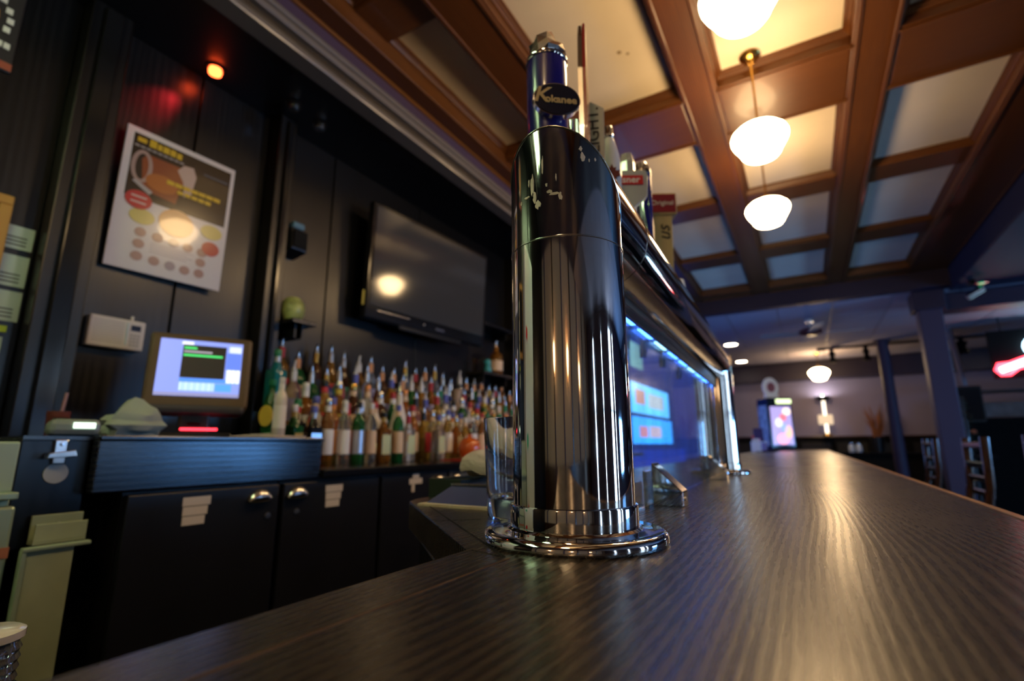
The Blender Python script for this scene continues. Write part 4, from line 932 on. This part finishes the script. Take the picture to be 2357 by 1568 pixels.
box('tape', .0, .05, -.014, -.008, 0, .13, M('tape_blue', (.02, .10, .60), .5), bt, bev=.003); box('curl', .0, .05, -.03, -.012, .12, .135, MATS['tape_blue'], bt, bev=.003)

# red and unlit soffit spots ---------------------------------------------
def spot(x, y, label, lit=None):
    t = thing('soffit_spot', label, 'spotlight', (x, y, 2.72), 0, 'small gimbal spots in the soffit')
    lathe('trim_ring', [(.028, 0), (.036, -.002), (.036, -.006), (.028, -.01), (.024, -.004)], black_plastic, t, seg=24)
    lathe('lamp_head', [(0, -.002), (.022, -.002), (.026, -.018), (.024, -.03), (0, -.026)], lit or chrome_dull, t, seg=24)
spot(-1.985, .945, 'lit red gimbal spotlight under the black soffit', M('red_glow', (.3, .01, .01), .3, emit=(1, .07, .015), es=9))
spot(-1.90, 1.26, 'unlit small soffit spot right of the red one'); spot(-1.92, 1.42, 'unlit soffit spot nearest to the moulding')
L = bpy.data.lights.new('red_spot_light', 'SPOT'); L.energy = 6; L.color = (1, .03, .04); L.spot_size = R(38); L.spot_blend = .8; L.shadow_soft_size = .015
lo = bpy.data.objects.new('red_spot_light', L); C.objects.link(lo); lo.location = (-1.985, .94, 2.685)
lo.rotation_euler = (Vector((-2.09, .765, 2.45)) - lo.location).to_track_quat('-Z', 'Y').to_euler()
# fluorescent fixture behind the camera side of the back bar
tf = thing('fluorescent_fixture', 'long fluorescent fixture on the soffit behind the till', 'light fixture', (-1.25, -.75, 2.66))
box('housing', -.16, .16, -.6, .6, .03, .08, white_h, tf, bev=.005)
for x in (-.07, .07): tube('fluorescent_tube', [(x, -.57, .015), (x, .57, .015)], .014, M('fluorescent', (.8, .9, .8), .3, emit=(.72, 1, .50), es=TROFFER), tf, seg=12)
for (x, y) in ((-.1, -.4), (.1, -.4), (-.1, .4), (.1, .4)): tube('hanger', [(x, y, .08), (x, y, .239)], .004, screw_m, tf, seg=6)
# white fridge added out of view as a bright reflector for the polished column
fd = thing('reflector_fridge', 'tall white fridge added left of the picture as a reflector for the column', 'fridge', (-2.09, -.60, 0), PI / 2)
wfm = M('fridge_white', (.62, .68, .58), .3)
box('body', 0, .62, -.55, 0, .05, 1.95, wfm, fd, bev=.01); dd = box('door', .005, .615, -.60, -.552, .07, 1.93, wfm, fd, bev=.01); box('handle', .04, .06, -.63, -.60, .9, 1.4, chrome_dull, dd, bev=.004)
for (z, m_) in ((1.55, red_p), (1.15, M('magnet_green', (.05, .4, .2), .4)), (.9, red_p)): box('magnet', .45, .56, -.606, -.60, z, z + .05, m_, dd, bev=.002)

# ================================================================== FAR AREA
# lit beer cooler seen through the glass screen
bc = thing('blue_cooler', 'glowing blue drinks cooler sign seen through the glass screen', 'cooler', (-2.085, 4.75, 0), PI / 2)
box('cabinet', 0, 4.2, -.5, 0, .1, 2.35, M('cooler_blue', (.05, .08, .50), .4), bc, bev=.02)
def lit(n, c, e): return M('lit_' + n, (.05, .05, .05), .2, emit=c, es=e)
box('sign_panel', .45, 2.1, -.515, -.506, 1.50, 1.83, lit('cyan', (.10, .48, 1), 2.6), bc); box('sign_panel', .45, 2.2, -.515, -.506, 1.17, 1.46, lit('azure', (.03, .33, 1), 2.6), bc)
for (x, z, w, h, c) in ((.6, 1.60, .35, .16, (1, .5, .45)), (1.1, 1.58, .7, .17, (.8, .9, 1)), (.7, 1.24, .3, .12, (1, .4, .55)), (1.1, 1.24, .5, .13, (.9, .7, .9))): box('sign_picture', x, x + w, -.522, -.514, z, z + h, lit('pic%.1f%.1f' % (x, z), c, 1.1), bc, bev=.004)
box('upper_sign', .5, .95, -.515, -.506, 2.0, 2.28, lit('mint', (.35, .75, .8), .8), bc)
box('lit_face', .05, 4.15, -.507, -.5, .95, 2.32, lit('blue', (.02, .06, .5), .55), bc)  # glow added across the cabinet for the blue behind the pane
box('door_glass', .1, 2.9, -.52, -.512, .2, 1.1, lit('deep', (.02, .06, .6), .9), bc)
# neon sign at the right edge
nn = thing('neon_sign', 'red and white-blue neon guitar-shaped sign at the right edge', 'neon sign', (2.30, 9.0, 2.0), 0)
def neon(n, c, e): return M('neon_' + n, (.1, .1, .1), .3, emit=c, es=e)
tube('red_tube', [(.30, 0, .27), (.12, 0, .20), (.0, 0, .19), (-.03, 0, .12), (.02, 0, .05), (.10, 0, .05), (.20, 0, .13), (.33, 0, .15)], .02, neon('red', (1, .03, .05), 7), nn)
tube('white_tube', [(.02, -.01, .11), (.2, -.01, .18), (.36, -.01, .24)], .035, neon('white', (.6, 1, .95), 6), nn)
for (x, z, r_) in ((.42, .40, .12), (.55, .47, .13), (.50, .22, .14), (.62, .30, .12)): tube('blue_tube', [(x + r_ * math.cos(q), -.01, z + r_ * math.sin(q)) for q in [j * 2 * PI / 16 for j in range(17)]], .03, neon('blue', (.45, .75, 1), 4), nn)
box('sign_back', -.05, .8, .03, .06, 0, .65, matte_black, nn)
for x in (.1, .7): tube('hanger', [(x, .045, .65), (x, .045, .84)], .008, black, nn, seg=6)
# recessed downlights
for i, (x, y) in enumerate(((-.98, 9.15), (-1.03, 11.2), (3.0, 10.75))):
    t = thing('recessed_light', ['recessed ceiling downlight just beside the far tower column', 'recessed ceiling downlight below the first, nearer the far wall', 'recessed ceiling downlight at the right above the neon sign'][i], 'downlight', (x, y, 2.84), 0, 'recessed downlights in the tiled ceiling')
    lathe('trim_ring', [(.10, .0), (.125, .0), (.125, -.008), (.10, -.012)], white_h, t, seg=28); lathe('lens', [(0, -.006), (.105, -.006), (.105, -.001), (0, -.001)], M('downlight_glow', (.9, .8, .7), .3, emit=(1, .80, .55), es=22), t, seg=28)
# ceiling fan
cf = thing('ceiling_fan', 'ceiling fan with brown motor and pale blade edge-on', 'ceiling fan', (.18, 7.85, 2.84))
lathe('canopy', [(0, 0), (.06, 0), (.05, -.04), (0, -.04)], white_h, cf, seg=18); tube('rod', [(0, 0, -.03), (0, 0, -.14)], .02, white_h, cf); lathe('motor', [(0, -.13), (.10, -.13), (.15, -.16), (.15, -.19), (.08, -.22), (0, -.22)], M('fan_brown', (.12, .03, .03), .4), cf, seg=22)
for k in range(4):
    b = box('blade', .14, .62, -.06, .06, -.012, 0, M('blade_pale', (.5, .44, .40), .5), cf, bev=.004); b.location = (0, 0, -.185); b.rotation_euler = (R(10), 0, R(-82 + k * 90))
# track lights
trk = thing('light_track', 'black ceiling track running above the far pendant', 'light track', (0, 0, 2.84))
box('rail', .30, 3.2, 10.40, 10.44, -.035, 0, matte_black, trk, bev=.004); box('feed_box', .30, .42, 10.39, 10.45, -.05, 0, matte_black, trk, bev=.004)
for i, (x, lbl) in enumerate(((.52, 'black track spotlight just above the far pendant lamp'), (1.02, 'black track spotlight left of the thin purple pole'), (2.02, 'black track spotlight right of the wide purple column'), (2.28, 'large black track spotlight above the slanted pole mount'), (2.68, 'black track spotlight nearest to the neon sign'))):
    t = thing('track_spotlight', lbl, 'spotlight', (x, 10.42, 2.805), 0, 'track spotlights')
    box('adapter', -.03, .03, -.02, .02, -.05, 0, matte_black, t, bev=.004); s_ = 1.5 if i == 3 else 1
    lathe('spot_head', [(0, -.05), (.05 * s_, -.05), (.055 * s_, -.08), (.038 * s_, -.12), (.038 * s_, -.16), (.055 * s_, -.20), (.055 * s_, -.24), (0, -.235)], matte_black, t, seg=20)
# stage lamp on the purple beam
sl = thing('stage_lamp', 'small silver stage lamp with green lens under the purple beam', 'spotlight', (1.62, 6.6, 2.80))
box('clamp', -.02, .02, -.02, .02, -.05, 0, matte_black, sl); tube('barrel', [(.07, 0, -.10), (-.06, 0, -.17)], .035, chrome_dull, sl, seg=16); lathe('lens', [(0, 0), (.028, 0), (.024, .012), (0, .016)], M('lens_green', (.02, .3, .15), .2, emit=(.02, .5, .22), es=.5), sl, seg=16, loc=(.06, -.03, -.06)); box('bracket', -.05, .12, -.01, .01, -.045, -.035, chrome_dull, sl)
# sconce on the far wall
sc2 = thing('wall_sconce', 'upright wall sconce throwing a fan of light on the lavender wall', 'sconce', (.34, 12.24, 1.32))
lathe('foot', [(0, 0), (.10, 0), (.09, .03), (.05, .05), (0, .05)], brass, sc2, seg=20); tube('stem', [(0, 0, .04), (0, 0, .70)], .03, M('sconce_lit', (.6, .55, .5), .3, emit=(1, .82, .62), es=1.6), sc2, seg=14); box('diffuser', -.13, .13, -.03, .02, .22, .42, M('diffuser_amber', (.4, .32, .22), .4, emit=(1, .75, .5), es=.45), sc2, bev=.02)
lathe('cup', [(0, .70), (.05, .70), (.14, .76), (.15, .79), (.13, .79), (.05, .73), (0, .72)], matte_black, sc2, seg=22); lathe('bulb', [(0, .74), (.04, .75), (.045, .775), (.03, .80), (0, .805)], M('sconce_bulb', (.9, .9, .9), .3, emit=(1, .9, .82), es=90), sc2, seg=16)
sc2.location.y = 12.08
# dried grass pot
pt = thing('dried_grass', 'pot of orange-brown dried grass on the far ledge', 'plant', (1.12, 11.9, 1.0))
lathe('pot', [(0, 0), (.09, 0), (.12, .28), (.10, .28), (.08, .02), (0, .02)], black, pt, seg=18)
gm_ = M('grass_rust', (.20, .07, .02), .7); rg = random.Random(12)
for k in range(26):
    a = rg.uniform(0, 2 * PI); h = rg.uniform(.35, .75); d = rg.uniform(.05, .22)
    tube('blade', [(.04 * math.cos(a), .04 * math.sin(a), .2), (.5 * d * math.cos(a) + .03, .5 * d * math.sin(a), .2 + h * .6), (d * math.cos(a), d * math.sin(a), .2 + h)], .012, gm_, pt, seg=5, radii=[.008, .016, .003])
cn = thing('far_counter', 'dark service counter along the far wall', 'counter', (0, 11.4, 0))
box('top', -2.0, 2.6, .30, .84, .97, 1.0, black_gloss, cn, bev=.006); box('front', -1.95, 2.55, .36, .80, 0, .97, matte_black, cn)
for i, x in enumerate((.70, .82)):
    t = thing('glass_jar', ['bright clear jar left of a pair on the far counter', 'bright clear jar right of a pair on the far counter'][i], 'jar', (x, 11.85, 1.0), 0, 'jars on the far counter'); lathe('jar', [(0, 0), (.045, 0), (.05, .01), (.05, .11), (.035, .13), (.033, .15), (0, .15)], M('jar_pale', (.5, .6, .75), .15), t, seg=16); lathe('lid', [(.036, .148), (.038, .15), (.038, .17), (0, .172)], chrome_dull, t, seg=14)
# ceiling-hung screen at the right
ht = thing('hung_screen', 'dark screen hanging from a slanted pale pole at the right', 'screen', (2.05, 9.6, 1.75))
tube('pole', [(0, 0, .22), (-.06, 0, 1.09)], .035, M('pole_pale', (.34, .28, .30), .5), ht); box('case', -.16, .16, -.06, .06, -.30, .22, black_plastic, ht, bev=.01); box('glass', -.14, .14, -.064, -.06, -.27, .19, bez, ht)
pf_ = thing('back_shelf', 'dark shelving with a pale framed picture under the neon sign', 'shelf', (2.9, 10.6, 0))
box('carcass', -.7, 1.6, 0, .4, 0, 1.55, matte_black, pf_, bev=.004); box('upper_shelf', -.7, 1.6, 0, .4, 1.95, 1.98, black, pf_); 
for x in (-.69, 1.59): box('post', x - .015, x + .015, 0, .03, 1.55, 1.98, black, pf_)
box('picture', -.4, 1.4, .25, .28, 1.57, 1.80, M('picture_tan', (.28, .22, .19), .6, var=.4, vscale=4), pf_)
tr_ = thing('small_tree', 'small dark artificial tree with orange baubles beside the purple column', 'plant', (1.78, 8.6, 1.0))
bm = bmesh.new(); rt_ = random.Random(4)
for k in range(220):
    z = rt_.uniform(.05, .75); r_ = (.8 - z) * .28 * math.sqrt(rt_.random()); a = rt_.uniform(0, 6.28); c = Vector((r_ * math.cos(a), r_ * math.sin(a), z)); d = Vector((rt_.uniform(-1, 1), rt_.uniform(-1, 1), rt_.uniform(-.6, .4))) * .05
    n_ = Vector((rt_.uniform(-1, 1), rt_.uniform(-1, 1), rt_.uniform(-1, 1))) * .012
    bm.faces.new([bm.verts.new(c - n_), bm.verts.new(c + d), bm.verts.new(c + n_)])
tag(finish('foliage', bm, M('fir_dark', (.012, .03, .012), .7), tr_), kind='stuff'); tube('trunk', [(0, 0, 0), (0, 0, .75)], .02, chair_wood, tr_)
for (x, z) in ((.03, .30), (-.08, .45), (.09, .18), (-.05, .12)): lathe('bauble', [(0, -.03), (.022, -.02), (.03, 0), (.022, .02), (0, .03)], M('bauble_orange', (.55, .14, .06), .3), tr_, seg=12, loc=(x, -.14, z))
tst = thing('plant_table', 'slim dark stand carrying the small tree', 'table', (1.78, 8.6, 0)); box('table_top', -.2, .2, -.2, .2, .97, 1.0, matte_black, tst, bev=.004); tube('post', [(0, 0, .02), (0, 0, .97)], .03, black, tst); lathe('foot', [(0, 0), (.18, 0), (.16, .02), (0, .025)], black, tst, seg=20)

# bar stools ------------------------------------------------------------
def stool(loc, rotz, label):
    t = thing('bar_stool', label, 'bar stool', loc, rotz, 'ladder-back bar stools along the bar')
    # faces local -x (the bar); back at +x
    lathe('seat', [(0, .70), (.19, .70), (.205, .715), (.205, .745), (.18, .765), (0, .77)], black_gloss, t, seg=28)
    for (x, y) in ((-.15, -.15), (-.15, .15), (.15, -.15), (.15, .15)): tube('leg', [(x * .9, y * .9, .70), (x * 1.25, y * 1.25, 0)], .019, chair_wood, t, seg=10)
    for y in (-.17, .17): tube('back_post', [(.16, y, .71), (.205, y * 1.02, .95), (.215, y * 1.04, 1.19)], .02, chair_wood, t, seg=10)
    for z in (.84, .91, .98, .05 + 1.0, 1.15): box('back_slat', .195, .222, -.17, .17, z - .018, z + .018, black_gloss, t, bev=.008)
    for z in (.25, .42): tube('stretcher', [(-.17, -.17, z), (.17, -.17, z), (.17, .17, z), (-.17, .17, z), (-.17, -.17, z)], .012, chrome_dull, t, seg=8)
    return t
stool((.54, 3.55, 0), 0, 'dark ladder-back bar stool second nearest at the right, with brown posts')
stool((.54, 4.7, 0), 0, 'dark ladder-back bar stool further along, just left of the wide column')
stool((.54, 2.6, 0), 0, 'dark ladder-back bar stool nearest at the right, mostly below the bar edge')
ht_ = thing('high_table', 'dark high table with pale worn rim at the right edge', 'table', (1.55, 4.2, 0))
lathe('table_top', [(0, .93), (.40, .93), (.42, .94), (.42, .965), (.40, .975), (0, .975)], M('table_worn', (.10, .085, .07), .3), ht_, seg=40); lathe('pedestal', [(.05, .03), (.05, .93)], black, ht_, seg=16); lathe('foot', [(0, 0), (.28, 0), (.26, .03), (.05, .05), (0, .05)], black, ht_, seg=28)
pl = thing('side_plate', 'pale plate on the high table at the right edge', 'plate', (1.40, 4.0, .975)); lathe('plate_body', [(0, 0), (.06, 0), (.10, .012), (.10, .016), (.06, .006), (0, .005)], white_h, pl, seg=28)
